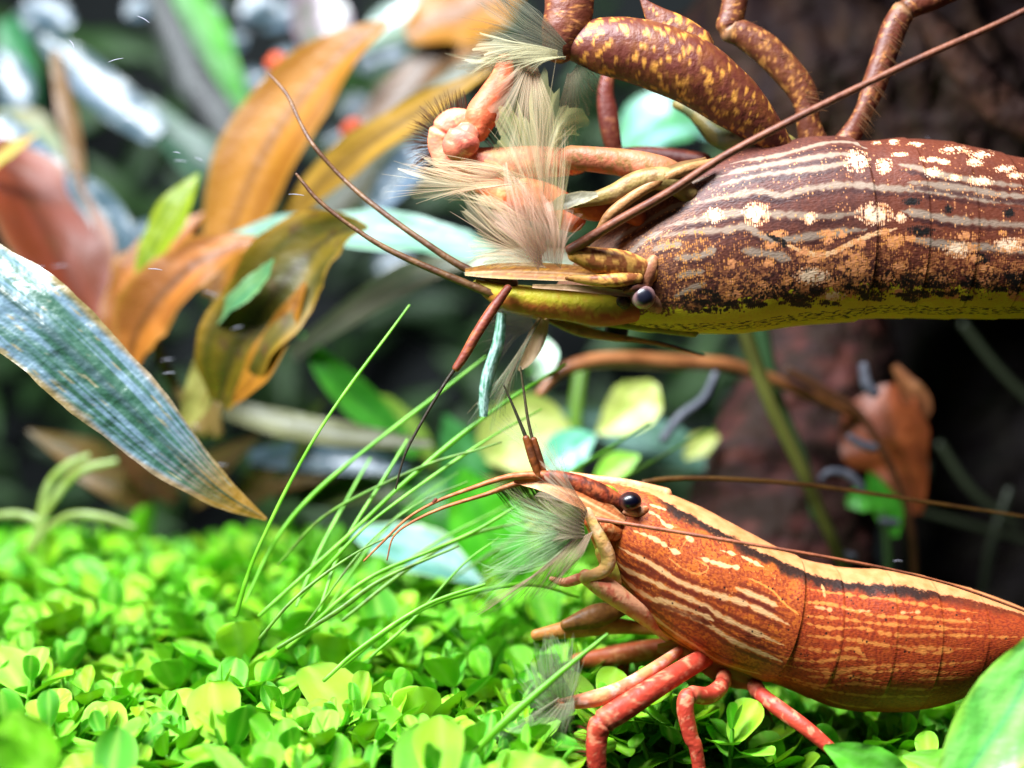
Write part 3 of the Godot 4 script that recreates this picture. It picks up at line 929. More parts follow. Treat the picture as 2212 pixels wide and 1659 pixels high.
func limb(parent: Node, rows: Array, radii: Array, colour: Variant, called := "leg", steps := 90, around := 30) -> MeshInstance3D:
	var s := Shape.new()
	var pts := px_list(rows)
	var rad := []
	for k in radii.size():
		rad.append(cm(radii[k], rows[k][2] if rows[k].size() > 2 else 0.0) if radii.size() == rows.size() else cm(radii[k]))
	var hinges := []
	if called == "leg" and steps >= 60:
		for k in range(1, pts.size() - 1):
			if (pts[k] - pts[k - 1]).angle_to(pts[k + 1] - pts[k]) > 0.42 and (hinges.is_empty() or float(k) / (pts.size() - 1) - hinges[-1] > 0.2):
				hinges.append(float(k) / (pts.size() - 1))
	var ringed := func(u: float, a: float, p: Vector3) -> Color:
		var c: Color = colour.call(u, a, p) if colour is Callable else colour
		for q in hinges:
			c = c.lerp(Color(c.r * 0.45, c.g * 0.4, c.b * 0.4), exp(-pow((u - q) / 0.01, 2.0)) * 0.8).lerp(Color(0.62, 0.36, 0.16), exp(-pow((u - q + 0.03) / 0.02, 2.0)) * 0.25)
		return c
	tube(s, pts, rad, around, steps, ringed, 0.85, 0.025, Vector3.BACK, 3.0, hinges)
	return obj(called, s, M.limb, parent)

# A feeding fan: a thin film of fused bristle bases and free bristles beyond it, from a hub to an arc of tips.
func fan(parent: Node, hub: Array, tips: Array, count: int, c: Color, film := 0.45, reach := 0.7, bulge := 0.25, base := 0.12, hair := 1.0, c2 := Color(-1, 0, 0)) -> void:
	var h := at(hub[0], hub[1], hub[2])
	var tp := px_list(tips)
	var centre: Vector3 = spline(tp, 0.5)
	var out_dir := Vector3.BACK
	var s := Shape.new()
	var nu := 170
	var nv := 9
	c = Color(minf(c.r * 1.12, 0.9), minf(c.g * 1.04, 0.85), c.b)
	var grey := (c.r + c.g + c.b) / 3.0
	c = c.lerp(Color(grey * 1.1, grey * 1.06, grey), 0.35)
	var tipc := c2 if c2.r >= 0.0 else c
	for k in nu + 1:
		var u := float(k) / nu
		var t: Vector3 = spline(tp, u)
		var b := h + (t - centre) * base
		var mid := b.lerp(t, 0.5) + out_dir * bulge
		var across: Vector3 = (spline(tp, minf(u + 0.05, 1.0)) - spline(tp, maxf(u - 0.05, 0.0))).normalized() * (t - b).length()
		var curl := 0.22 * sin(u * 8.0 + hub[0]) + 0.1 * sin(u * 21.0)
		var long := 1.0 + 0.35 * nf.get_noise_2d(u * 260.0, hub[0] + 40.0)
		for j in nv:
			var v := float(j) / (nv - 1) * minf(reach * 1.3, 1.0) * long
			var p := b * (1 - v) * (1 - v) + mid * 2 * v * (1 - v) + t * v * v
			p += across * curl * v * v * v
			p.z += 0.02 * sin(u * 60.0)
			s.v.append(p)
			var cc := c.lerp(tipc, v)
			var strand: float = 0.5 + 1.5 * nf.get_noise_2d(u * 2600.0 / (1.0 + base), hub[1] + v * 5.0) + 0.7 * nf.get_noise_2d(u * 300.0 + hub[1], v * 9.0)
			cc.a = clampf(film * lerpf(1.12, 0.8, v) * lerpf(1.0, clampf(strand, 0.0, 1.3), 0.2 + 0.6 * v), 0.02, 0.85)
			s.c.append(cc)
	s.grid(0, nu + 1, nv)
	var o := obj("feeding_fan", s, M.film, parent)
	var q := Shape.new()
	count = int(count * 1.0)
	for k in count:
		var u := (k + rng.randf_range(-0.3, 0.3)) / (count - 1)
		var t: Vector3 = spline(tp, clampf(u, 0, 1))
		var b := h + (t - centre) * base
		t += (t - b) * rng.randf_range(-0.2, 0.12)
		var mid := b.lerp(t, 0.5) + out_dir * bulge * rng.randf_range(0.95, 1.1)
		var across: Vector3 = (spline(tp, clampf(u + 0.05, 0, 1)) - spline(tp, clampf(u - 0.05, 0, 1))).normalized() * (t - b).length()
		var end := t + across * (0.22 * sin(u * 8.0 + hub[0]) + 0.1 * sin(u * 21.0)) + Vector3(rng.randf_range(-0.06, 0.06), rng.randf_range(-0.06, 0.06), rng.randf_range(-0.08, 0.08))
		tube(q, [b, b.lerp(mid, 0.5), mid.lerp(b.lerp(t, 0.5), 0.3), end.lerp(mid, 0.35), end], [0.0035 * hair, 0.0035 * hair, 0.0035 * hair, 0.003 * hair, 0.0015], 4, 7, c.lerp(tipc, rng.randf()))
	for k in q.c.size():
		q.c[k].a = 0.22
	var br := obj("bristles", q, M.film, o)
	br.set_meta("kind", "stuff")

func hairs(parent: Node, rows: Array, length: float, count: int, c: Color, lean: float) -> void:
	# a fringe of hairs along a path, standing off to its left
	var q := Shape.new()
	var pts := px_list(rows)
	for k in count:
		var u := rng.randf()
		var p: Vector3 = spline(pts, u)
		var tn: Vector3 = (spline(pts, minf(u + 0.02, 1)) - spline(pts, maxf(u - 0.02, 0))).normalized()
		var dir := (tn.cross(Vector3.BACK) * -1.0 + tn * lean + Vector3(0, 0, rng.randf_range(-0.4, 0.5))).normalized()
		var l := cm(length) * rng.randf_range(0.6, 1.1)
		tube(q, [p, p + dir * l * 0.5, p + dir * l + Vector3(0, -0.02, 0)], [0.003, 0.0025, 0.001], 4, 3, c)
	var o := obj("bristles", q, M.hair, parent)
	o.set_meta("kind", "stuff")

func eye(parent: Node, px: float, py: float, z: float, r: float, pale: Color, dark: Color, look: Vector3, tall := 1.0) -> void:
	var c := at(px, py, z)
	var rr := cm(r, z)
	var s := Shape.new()
	for a in 33:
		for b in 48:
			var th := PI * a / 32
			var ph := TAU * b / 48
			var n := Vector3(sin(th) * cos(ph), sin(th) * sin(ph), cos(th))
			s.v.append(c + Vector3(n.x, n.y * tall, n.z) * rr)
			var k := n.dot(look.normalized())
			s.c.append(pale.lerp(dark, smoothstep(0.5, 0.88, k + 0.05 * nf.get_noise_3dv(n * 60.0))))
	s.grid(0, 33, 48, true)
	obj("eye", s, M.eye, parent)


func upper_shrimp() -> void:
	var t := thing("fan_shrimp", "dark striped fan shrimp hanging upside down in front of the driftwood", "shrimp", at(1700, 500, 0))
	var f := make_flank([
		[1170, 684, 1168, 660, 0.04], [1230, 692, 1212, 600, 0.12], [1290, 700, 1250, 556, 0.20], [1350, 711, 1306, 500, 0.32], [1420, 720, 1372, 440, 0.42], [1500, 722, 1450, 384, 0.5],
		[1600, 720, 1562, 336, 0.56], [1700, 707, 1680, 308, 0.6], [1800, 698, 1780, 296, 0.62], [1880, 690, 1870, 303, 0.62], [1960, 690, 1955, 298, 0.62],
		[2060, 691, 2060, 309, 0.6], [2150, 690, 2150, 328, 0.58], [2240, 690, 2240, 346, 0.56], [2340, 692, 2340, 365, 0.53]], 0.0)
	var joints := [on_flank(f, 1880, 400).x, on_flank(f, 1992, 400).x, on_flank(f, 2100, 420).x, on_flank(f, 2205, 430).x]
	# markings, laid out along the flank
	var p := Paint.new(1200, 420)
	var base := Color8(68, 35, 28)
	var red := Color8(88, 40, 24)
	var gold := Color8(190, 124, 54)
	var peach := Color8(196, 128, 82)
	var black := Color8(16, 12, 10)
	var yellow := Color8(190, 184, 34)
	for y in p.h:
		var v := float(y) / (p.h - 1)
		for x in p.w:
			var s := float(x) / (p.w - 1)
			var n1 := nf.get_noise_2d(x * 0.35, y * 0.35)
			var n2 := nf.get_noise_2d(x * 1.6 + 300, y * 1.6)
			var c := base.lerp(red, clampf(smoothstep(joints[0] - 0.03, joints[0] + 0.06, s) + n1 * 0.6, 0.0, 1.0))
			c = c.lerp(Color8(146, 104, 66), 0.85 * smoothstep(0.33, 0.2, s + 0.06 * n1) * smoothstep(0.36, 0.55, v + 0.05 * n2) * clampf(0.75 + 0.9 * n2, 0.3, 1.0))
			c = c.lerp(Color8(106, 58, 44), clampf(0.2 + 0.5 * n2, 0.0, 0.5))
			# cloudy gold below the stripes
			var low := smoothstep(0.5, 0.3, v + 0.12 * n1) * smoothstep(0.12, 0.3, s)
			c = c.lerp(peach.lerp(gold, 0.5), low * smoothstep(-0.12, 0.22, n1 + 1.0 * n2) * 0.8)
			c = c.lerp(black, smoothstep(0.36, 0.28, v + 0.14 * n1) * smoothstep(-0.12, 0.12, n1 * 0.7 - n2 * 0.4 + 0.06) * 0.95 * smoothstep(0.15, 0.3, s))
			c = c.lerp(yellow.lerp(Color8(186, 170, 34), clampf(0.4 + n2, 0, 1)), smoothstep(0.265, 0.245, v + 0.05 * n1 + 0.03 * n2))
			if v < 0.16 and v > 0.09:
				c = c.lerp(black, smoothstep(0.1, 0.25, nf.get_noise_2d(x * 0.8, y * 3.0)) * 0.85)
			var o := (y * p.w + x) * 3
			p.d[o] = int(c.r * 255)
			p.d[o + 1] = int(c.g * 255)
			p.d[o + 2] = int(c.b * 255)
	var grey := Color8(118, 96, 78)
	for q in [[[1577, 355], [1677, 336], [1752, 317], [1827, 310], [1871, 321]], [[1558, 400], [1640, 377], [1752, 366], [1840, 353]], [[1939, 355], [2013, 373], [2088, 388], [2230, 405]],
			[[1457, 455], [1565, 426], [1640, 414], [1685, 422], [1752, 407], [1845, 400], [1920, 407], [1998, 411], [2051, 418], [2144, 433], [2260, 446]],
			[[1438, 489], [1509, 474], [1565, 463], [1603, 459], [1677, 463], [1790, 467], [1860, 459]], [[1946, 455], [2013, 467], [2088, 478], [2250, 490]],
			[[1416, 515], [1491, 500], [1565, 497], [1610, 489], [1655, 512], [1700, 516], [1752, 510], [1819, 500], [1870, 496]], [[1560, 380], [1650, 358], [1750, 342], [1850, 336]], [[1960, 515], [2040, 528], [2130, 534], [2260, 548]], [[1960, 395], [2060, 404], [2160, 420], [2260, 428]], [[1453, 560], [1509, 553], [1547, 538]], [[1603, 541], [1659, 549], [1707, 560]], [[1458, 642], [1490, 625], [1525, 611]], [[1461, 597], [1520, 586]], [[1410, 540], [1440, 530], [1470, 528]], [[1330, 520], [1380, 488], [1440, 452], [1500, 430]], [[1345, 560], [1390, 520], [1430, 500]], [[1380, 450], [1430, 418], [1500, 392], [1560, 380]]]:
		stroke(p, f, q.map(func(e): return [e[0], e[1] + 12]), 5.0, Color8(50, 24, 22), 0.25, 0.5)
		stroke(p, f, q, 8.0, grey, 0.25, 0.3)
		stroke(p, f, q, 5.5, grey.lightened(0.1), 0.55, 0.4)
		for k in 26:
			var e = spline(q.map(func(w): return Vector2(w[0], w[1])), rng.randf())
			var o := on_flank(f, e.x, e.y + rng.randf_range(4, 16) * (1 if rng.randf() < 0.6 else -1))
			p.stamp(o.x * p.w, o.y * p.h, rng.randf_range(1.2, 2.6), Color8(206, 144, 88), 0.8)
	stroke(p, f, [[1692, 526], [1741, 545], [1789, 549], [1838, 526], [1883, 508], [1939, 493]], 4.0, Color8(206, 160, 116), 0.9)
	stroke(p, f, [[1660, 505], [1690, 520], [1700, 530]], 4.0, black, 0.8)
	for q in [[1968, 436, 20, 7], [2047, 452, 9, 9], [2178, 461, 13, 10], [1990, 500, 30, 12], [2120, 560, 20, 14], [2190, 600, 30, 14], [1960, 610, 30, 16], [1720, 652, 22, 12], [1880, 640, 34, 10], [1990, 636, 30, 10], [1540, 668, 80, 10]]:
		blot(p, f, q[0], q[1], q[2], q[3], black, base, 70)
	for k in 60:
		var bx := rng.randf_range(1560, 2290)
		blot(p, f, bx, rng.randf_range(500, 650) - maxf(0.0, 1700 - bx) * 0.05, rng.randf_range(8, 30), rng.randf_range(5, 13), peach, gold, 30)
	for k in 46:
		var bx := rng.randf_range(1470, 2290)
		blot(p, f, bx, 652 - 0.03 * (bx - 1500) + rng.randf_range(-22, 14), rng.randf_range(8, 34), rng.randf_range(4, 9), black, base, 40)
	var white := Color8(224, 190, 156)
	for q in [[1849, 351, 30, 26], [1907, 360, 20, 18], [1542, 466, 22, 18], [1632, 463, 32, 26], [1888, 464, 42, 26], [1750, 472, 14, 14], [2013, 372, 22, 12], [2115, 392, 28, 12], [2070, 540, 32, 18], [1945, 470, 12, 12], [1755, 596, 44, 20], [1800, 640, 30, 10], [2180, 530, 40, 16],
			[1890, 309, 10, 5], [1925, 307, 14, 7], [1975, 312, 16, 6], [2055, 325, 34, 10], [2115, 334, 34, 10], [2005, 344, 24, 7], [2035, 350, 14, 6], [2100, 352, 20, 9], [2165, 366, 24, 9], [2190, 380, 20, 8], [1940, 335, 20, 4], [2060, 385, 14, 6]]:
		blot(p, f, q[0], q[1], q[2], q[3], white, peach, int(30 + q[2] * q[3] * 0.16))
	dots(p, f, 1560, 330, 1870, 480, 260, Color8(200, 134, 78), 1.2, 2.4, 0.0)
	dots(p, f, 1390, 500, 1540, 650, 900, gold, 1.3, 2.8, -0.05)
	dots(p, f, 1880, 300, 2300, 480, 500, Color8(206, 140, 84), 1.2, 2.8, 0.08)
	dots(p, f, 1550, 500, 2300, 650, 3200, Color8(190, 122, 64), 1.1, 2.4, -0.02, 0.7)
	dots(p, f, 1500, 580, 2300, 660, 900, black, 1.2, 2.6, 0.08, 0.7)
	dots(p, f, 1440, 400, 1620, 440, 240, Color8(170, 130, 90), 1.4, 3.0, 0.0, 0.7)
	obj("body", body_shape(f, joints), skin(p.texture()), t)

	# head: paired upper feeler stalks and blade-like scales under the eyes
	var olive := func(_u, a: float, q: Vector3) -> Color:
		var n := nf.get_noise_3dv(q * 130.0)
		return col(176, 164, 36).lerp(col(160, 84, 36), smoothstep(0.1, -0.4, cos(a) + 0.35 * n)).lerp(col(186, 138, 44), smoothstep(0.1, 0.5, n) * 0.6)
	limb(t, [[1372, 660, 0.16], [1300, 668, 0.18], [1240, 660, 0.2], [1150, 650, 0.22], [1080, 636, 0.22], [1030, 612, 0.22]], [36, 38, 36, 32, 26, 10], olive, "feeler_stalk", 70, 26)
	limb(t, [[1380, 668, -0.2], [1250, 672, -0.25], [1100, 646, -0.25], [1040, 620, -0.25]], [34, 34, 26, 8], olive, "feeler_stalk", 50, 20)
	var s := Shape.new()
	leaf(s, [[1360, 604, 0.3, 6], [1280, 594, 0.34, 16], [1180, 588, 0.36, 19], [1080, 586, 0.34, 17], [1005, 588, 0.3, 8]], -10, {"a": col(150, 96, 50), "b": col(176, 122, 66), "rib": col(190, 152, 112), "edge": col(196, 170, 120), "spot": col(196, 138, 44), "spots": 0.5, "freq": 1.4}, 40, 13)
	s.uv = PackedVector2Array()
	obj("feeler_scale", s, M.limb, t)
	s = Shape.new()
	leaf(s, [[1340, 590, -0.1, 8], [1240, 570, -0.1, 26], [1130, 568, -0.1, 30], [1040, 574, -0.1, 20], [1004, 590, -0.1, 6]], 20, {"a": col(140, 150, 128), "b": col(170, 170, 150), "edge": col(120, 120, 90)}, 30, 11)
	s.uv = PackedVector2Array()
	obj("feeler_scale", s, M.soft, t)
	s = Shape.new()
	leaf(s, [[1390, 640, 0.42, 4], [1330, 632, 0.46, 7], [1240, 622, 0.48, 7], [1150, 618, 0.46, 4]], 0, {"a": col(196, 160, 120), "b": col(170, 128, 90)}, 20, 7)
	s.uv = PackedVector2Array()
	obj("feeler_scale", s, M.limb, t)
	var lump := mottle(col(140, 78, 42), col(214, 156, 76), 1.4, 0.05, 0.15)
	limb(t, [[1400, 592, 0.4], [1350, 572, 0.46], [1290, 562, 0.5], [1240, 548, 0.52]], [26, 30, 28, 18], lump, "antenna_base", 40, 24)
	limb(t, [[1412, 560, 0.42], [1400, 590, 0.46], [1396, 620, 0.44]], [12, 16, 12], mottle(col(150, 90, 62), col(176, 120, 80), 1.0), "cheek_rim", 24, 16)
	limb(t, [[1380, 600, 0.5], [1340, 604, 0.54], [1290, 606, 0.54], [1225, 600, 0.5]], [12, 15, 13, 6], lump, "antenna_base", 30, 18)
	limb(t, [[1400, 622, 0.44], [1372, 620, 0.5], [1350, 628, 0.5]], [9, 10, 6], mottle(col(90, 50, 40), col(150, 90, 50), 1.5), "mouth_palp", 20, 14)
	# eyes
	eye(t, 1389, 641, 0.43, 27, col(150, 112, 110), col(24, 22, 34), Vector3(0.1, -0.1, 1))
	eye(t, 1332, 714, -0.32, 25, col(30, 26, 24), col(8, 8, 8), Vector3(0, -0.4, 0.8))
	limb(t, [[1425, 660, 0.26], [1400, 648, 0.36], [1390, 642, 0.40]], [20, 20, 16], mottle(col(120, 80, 60), col(170, 120, 90), 1.0), "eye_stalk", 20, 18)
	limb(t, [[1350, 655, 0.34], [1342, 650, 0.42]], [14, 13], col(44, 22, 16), "eye_spot", 8, 14)
	# back ridge thin blade between the eyes
	limb(t, [[1500, 716, 0.06], [1400, 704, 0.1], [1300, 694, 0.1], [1235, 686, 0.08]], [13, 13, 10, 3], mottle(col(110, 116, 16), col(140, 140, 30), 1.4), "rostrum", 40, 16)
	limb(t, [[1180, 690, -0.1], [1250, 714, -0.14], [1320, 728, -0.2], [1400, 738, -0.4], [1520, 768, -0.9]], [5, 12, 9, 5, 3], mottle(col(150, 112, 66), col(120, 90, 50), 1.0), "antenna", 40, 12)
	# feelers
	var dark := mottle(col(74, 46, 26), col(96, 64, 36), 1.2)
	feeler(t, [[1110, 612, 0.25], [1010, 582, 0.25], [900, 512, 0.2], [800, 438, 0.1], [735, 380, 0.0], [680, 318, 0.0], [650, 268, -0.1], [620, 205, -0.2], [582, 160, -0.3]], [12, 9, 7, 6, 5, 5, 4, 4, 3], dark)
	feeler(t, [[1080, 640, 0.25], [1000, 610, 0.28], [850, 545, 0.3], [760, 490, 0.3], [690, 435, 0.3], [655, 395, 0.3], [640, 376, 0.3]], [12, 9, 7, 5, 5, 4, 3], dark)
	feeler(t, [[1098, 622, 0.4], [1062, 672, 0.46], [1030, 722, 0.5], [1004, 768, 0.5], [985, 796, 0.5]], [9, 12, 12, 11, 9], mottle(col(112, 52, 34), col(150, 80, 44), 1.2), "antenna", 40)
	feeler(t, [[988, 790, 0.5], [960, 830, 0.5], [915, 905, 0.5], [880, 970, 0.5], [866, 1010, 0.5], [855, 1056, 0.5]], [5, 4, 3.5, 3, 2.5, 2], col(44, 34, 22), "antenna", 50)
	feeler(t, [[1232, 540, 0.55], [1330, 480, 0.75], [1440, 418, 0.95], [1560, 340, 1.1], [1700, 265, 1.2], [1860, 186, 1.2], [2000, 120, 1.2], [2140, 58, 1.2], [2260, 0, 1.2]], [13, 11, 10, 9, 8.5, 8, 8, 7, 7], mottle(col(112, 66, 46), col(90, 50, 38), 0.8), "antenna", 80)

	# walking legs, reaching up to the wood
	var mot := mottle2(col(84, 38, 26), col(196, 134, 56), col(104, 54, 26), 1.5, 0.3)
	var plain := mottle2(col(88, 42, 28), col(166, 106, 56), col(104, 58, 34), 1.8, 0.36)
	var la := limb(t, [[1690, 320, 0.1], [1640, 268, 0.2], [1580, 215, 0.25], [1490, 152, 0.3], [1380, 112, 0.3], [1290, 98, 0.3], [1215, 98, 0.3]], [26, 44, 62, 72, 70, 58, 26], mot, "leg", 130, 44)
	var ls := Shape.new()
	px_tube(ls, [[1490, 110, 0.3], [1450, 70, 0.3], [1412, 30, 0.3], [1384, -4, 0.3]], [58, 46, 22, 3], 26, 30, mot, 0.4)
	obj("spine", ls, M.limb, la)
	limb(t, [[1205, 110, 0.32], [1216, 70, 0.32], [1228, 30, 0.32], [1232, -40, 0.32]], [34, 48, 52, 54], plain, "leg", 60, 34)
	limb(t, [[1760, 320, -0.15], [1745, 262, -0.1], [1742, 225, -0.1], [1722, 180, -0.1], [1660, 112, -0.1], [1608, 76, -0.1], [1574, 60, -0.1], [1582, 30, -0.1], [1592, -30, -0.1]], [34, 26, 28, 32, 34, 30, 26, 27, 28], mottle2(col(84, 40, 26), col(166, 110, 54), col(106, 60, 30), 1.8, 0.28), "leg", 120, 30)
	limb(t, [[1820, 320, -0.2], [1846, 278, -0.15], [1868, 236, -0.1], [1890, 180, -0.1], [1914, 110, -0.1], [1934, 56, -0.1], [1958, 20, -0.1], [2010, -2, -0.1], [2060, -20, -0.1]], [30, 22, 20, 26, 27, 28, 25, 26, 22], plain, "leg", 120, 28)
	limb(t, [[1330, 330, -0.6], [1322, 300, -0.6], [1314, 250, -0.6], [1308, 200, -0.6], [1316, 150, -0.6]], [16, 20, 22, 18, 14], mottle2(col(96, 40, 32), col(150, 90, 60), col(110, 50, 34), 0.8, 0.4), "leg", 60, 24)
	limb(t, [[1310, 336, -0.7], [1400, 340, -0.7], [1520, 356, -0.6]], [14, 24, 26], mottle(col(96, 34, 22), col(116, 50, 30), 0.8), "leg", 40, 20)
	limb(t, [[1700, 322, 0.0], [1640, 300, -0.1], [1560, 300, -0.3], [1500, 245, -0.5], [1460, 225, -0.6]], [30, 34, 24, 16, 10], mottle(col(120, 104, 52), col(86, 88, 50), 0.7), "leg", 50, 22)
	hairs(t, [[1590, 60, 0.0], [1650, 112, 0.0], [1720, 180, 0.0], [1742, 240, 0.0]], 44, 70, col(150, 110, 76), 0.4)
	hairs(t, [[1700, 290, 0.2], [1600, 190, 0.3], [1490, 100, 0.3], [1400, 50, 0.3]], 40, 80, col(150, 110, 76), 0.3)
	hairs(t, [[1934, 30, 0.0], [1912, 110, 0.0], [1880, 200, 0.0], [1850, 270, 0.0]], 40, 60, col(150, 110, 76), 0.4)
	# mouth limbs before the chest
	var beige := mottle(col(150, 104, 62), col(120, 78, 40), 0.9)
	limb(t, [[1480, 400, 0.2], [1430, 372, 0.3], [1350, 352, 0.3], [1230, 340, 0.3]], [30, 34, 30, 26], mottle2(col(160, 90, 62), col(120, 90, 48), col(186, 110, 80), 1.0, 0.1), "mouth_limb", 60, 26)
	limb(t, [[1490, 420, 0.35], [1440, 388, 0.45], [1380, 392, 0.45], [1320, 420, 0.45], [1240, 440, 0.45]], [22, 26, 24, 20, 10], mottle2(col(132, 108, 58), col(110, 78, 40), col(150, 120, 78), 1.0, 0.1), "mouth_limb", 60, 24)
	limb(t, [[1380, 470, 0.3], [1330, 448, 0.3], [1280, 452, 0.3], [1230, 440, 0.32]], [20, 24, 26, 18], mottle(col(170, 88, 36), col(150, 70, 30), 0.8), "mouth_limb", 40, 22)
	limb(t, [[1290, 510, 0.45], [1320, 462, 0.5], [1390, 410, 0.5], [1470, 370, 0.5], [1540, 352, 0.4]], [8, 12, 12, 12, 10], beige, "mouth_limb", 50, 18)
	s = Shape.new()
	leaf(s, [[1290, 500, 0.4, 6], [1350, 450, 0.42, 26], [1440, 395, 0.44, 32], [1530, 350, 0.4, 12]], 18, {"a": col(150, 122, 80), "b": col(120, 96, 60), "edge": col(150, 96, 60), "spot": col(90, 50, 30), "spots": 0.35, "freq": 1.0}, 30, 11)
	s.uv = PackedVector2Array()
	obj("mouth_plate", s, M.soft, t)
	s = Shape.new()
	leaf(s, [[1182, 452, 0.75, 5], [1215, 440, 0.78, 16], [1255, 428, 0.76, 14], [1290, 420, 0.7, 6]], -20, {"a": col(110, 104, 84), "b": col(140, 132, 108), "edge": col(160, 146, 104)}, 18, 9)
	s.uv = PackedVector2Array()
	obj("fan_claw", s, M.limb, t)
	# the pink curled feeding limb
	var pink := mottle2(col(206, 106, 84), col(226, 142, 100), col(216, 124, 92), 1.0, 0.2)
	limb(t, [[1250, 350, 0.0], [1160, 352, 0.0], [1060, 356, 0.05], [985, 352, 0.05], [958, 318, 0.05], [962, 284, 0.1], [985, 262, 0.12], [1020, 256, 0.15]], [26, 36, 38, 38, 34, 32, 30, 16], pink, "leg", 110, 36)
	limb(t, [[985, 320, 0.25], [1002, 300, 0.28], [1010, 286, 0.28]], [34, 38, 26], mottle2(col(190, 92, 76), col(232, 160, 130), col(200, 110, 80), 1.6, 0.3), "leg", 30, 28)
	limb(t, [[1030, 288, 0.2], [1040, 252, 0.2], [1062, 212, 0.2], [1085, 170, 0.15], [1092, 130, 0.1]], [24, 36, 32, 26, 18], mottle2(col(196, 88, 54), col(220, 120, 80), col(206, 100, 70), 1.0, 0.2), "leg", 60, 30)
	limb(t, [[1240, 470, 0.0], [1180, 440, 0.0], [1100, 420, 0.05], [1040, 400, 0.05]], [34, 44, 42, 20], mottle2(col(206, 96, 54), col(226, 140, 90), col(216, 110, 70), 1.0, 0.2), "leg", 50, 30)
	# feeding fans
	var sand := col(186, 158, 116)
	var pale := col(206, 190, 150)
	var rose := col(216, 166, 130)
	fan(t, [1215, 112, 0.5], [[1060, 150, 0.3], [1030, 110, 0.3], [1018, 50, 0.2], [1020, -20, 0.2], [1070, -60, 0.2]], 90, col(120, 118, 84), 0.4, 0.6, 0.2, 0.16, 1.1, col(70, 74, 62))
	fan(t, [1205, 120, 0.6], [[1130, 155, 0.6], [1060, 155, 0.5], [1040, 125, 0.5], [1045, 90, 0.4]], 60, col(176, 172, 122), 0.6, 0.85, 0.2, 0.2)
	fan(t, [1240, 150, 0.3], [[1190, 305, 0.1], [1215, 310, 0.1], [1245, 275, 0.1], [1280, 220, 0.1], [1300, 180, 0.1]], 70, col(160, 150, 110), 0.3, 0.75, 0.12, 0.25)
	fan(t, [1150, 145, 0.5], [[1225, 345, 0.5], [1190, 380, 0.6], [1150, 390, 0.6], [1110, 350, 0.6], [1065, 220, 0.5]], 50, sand, 0.4, 0.85, 0.3, 0.12)
	fan(t, [1188, 520, 0.75], [[1228, 400, 0.75], [1225, 340, 0.75], [1200, 250, 0.7], [1160, 180, 0.7], [1110, 240, 0.7], [1075, 300, 0.65]], 56, sand, 0.5, 0.9, 0.35, 0.18, 1.0, col(150, 146, 92))
	fan(t, [1120, 395, 0.7], [[985, 336, 0.6], [905, 355, 0.55], [872, 392, 0.55], [885, 425, 0.55], [950, 425, 0.6], [1010, 415, 0.65]], 80, rose, 0.5, 0.65, 0.2, 0.16, 1.1, pale)
	fan(t, [1170, 560, 0.75], [[1055, 380, 0.75], [1015, 420, 0.7], [1000, 480, 0.65], [1010, 530, 0.6], [1050, 575, 0.6]], 80, col(206, 160, 124), 0.42, 0.72, 0.25, 0.2, 1.1, pale)
	fan(t, [1180, 565, 0.85], [[1235, 450, 0.8], [1190, 420, 0.85], [1130, 400, 0.9], [1090, 420, 0.9], [1075, 470, 0.9]], 46, col(206, 156, 120), 0.46, 0.9, 0.25, 0.3)
	fan(t, [1168, 690, 0.1], [[1040, 890, 0.1], [1062, 885, 0.1], [1085, 840, 0.1], [1120, 770, 0.1]], 70, col(196, 160, 116), 0.5, 0.9, 0.1, 0.3, 1.0, col(170, 190, 160))
	fan(t, [1150, 690, -0.1], [[1050, 640, -0.1], [1040, 690, -0.1], [1036, 730, -0.1], [1060, 760, -0.1]], 40, col(110, 100, 70), 0.15, 0.6, 0.1, 0.3)
	s = Shape.new()
	leaf(s, [[1084, 676, 0.2, 10], [1076, 740, 0.2, 13], [1054, 810, 0.2, 14], [1046, 860, 0.2, 12], [1044, 900, 0.2, 9]], 0, {"a": col(70, 120, 92), "b": col(150, 180, 170), "rib": col(170, 196, 186), "edge": col(50, 90, 60), "freq": 3.0, "cup": -0.4, "fold": -0.2}, 40, 11)
	s.uv = PackedVector2Array()
	obj("fan_edge", s, M.limb, t)
	s = Shape.new()
	leaf(s, [[1175, 690, 0.0, 12], [1160, 730, 0.0, 20], [1140, 775, 0.0, 14], [1120, 800, 0.0, 3]], 10, {"a": col(196, 160, 120), "b": col(170, 130, 92)}, 16, 9)
	s.uv = PackedVector2Array()
	obj("fan_edge", s, M.soft, t)
	hairs(t, [[950, 360, 0.1], [924, 320, 0.1], [930, 280, 0.1], [960, 250, 0.15], [1010, 238, 0.15]], 52, 170, col(120, 84, 66), 0.1)
	hairs(t, [[1040, 300, 0.2], [1070, 270, 0.2], [1090, 230, 0.2]], -40, 40, col(90, 60, 50), 0.0)


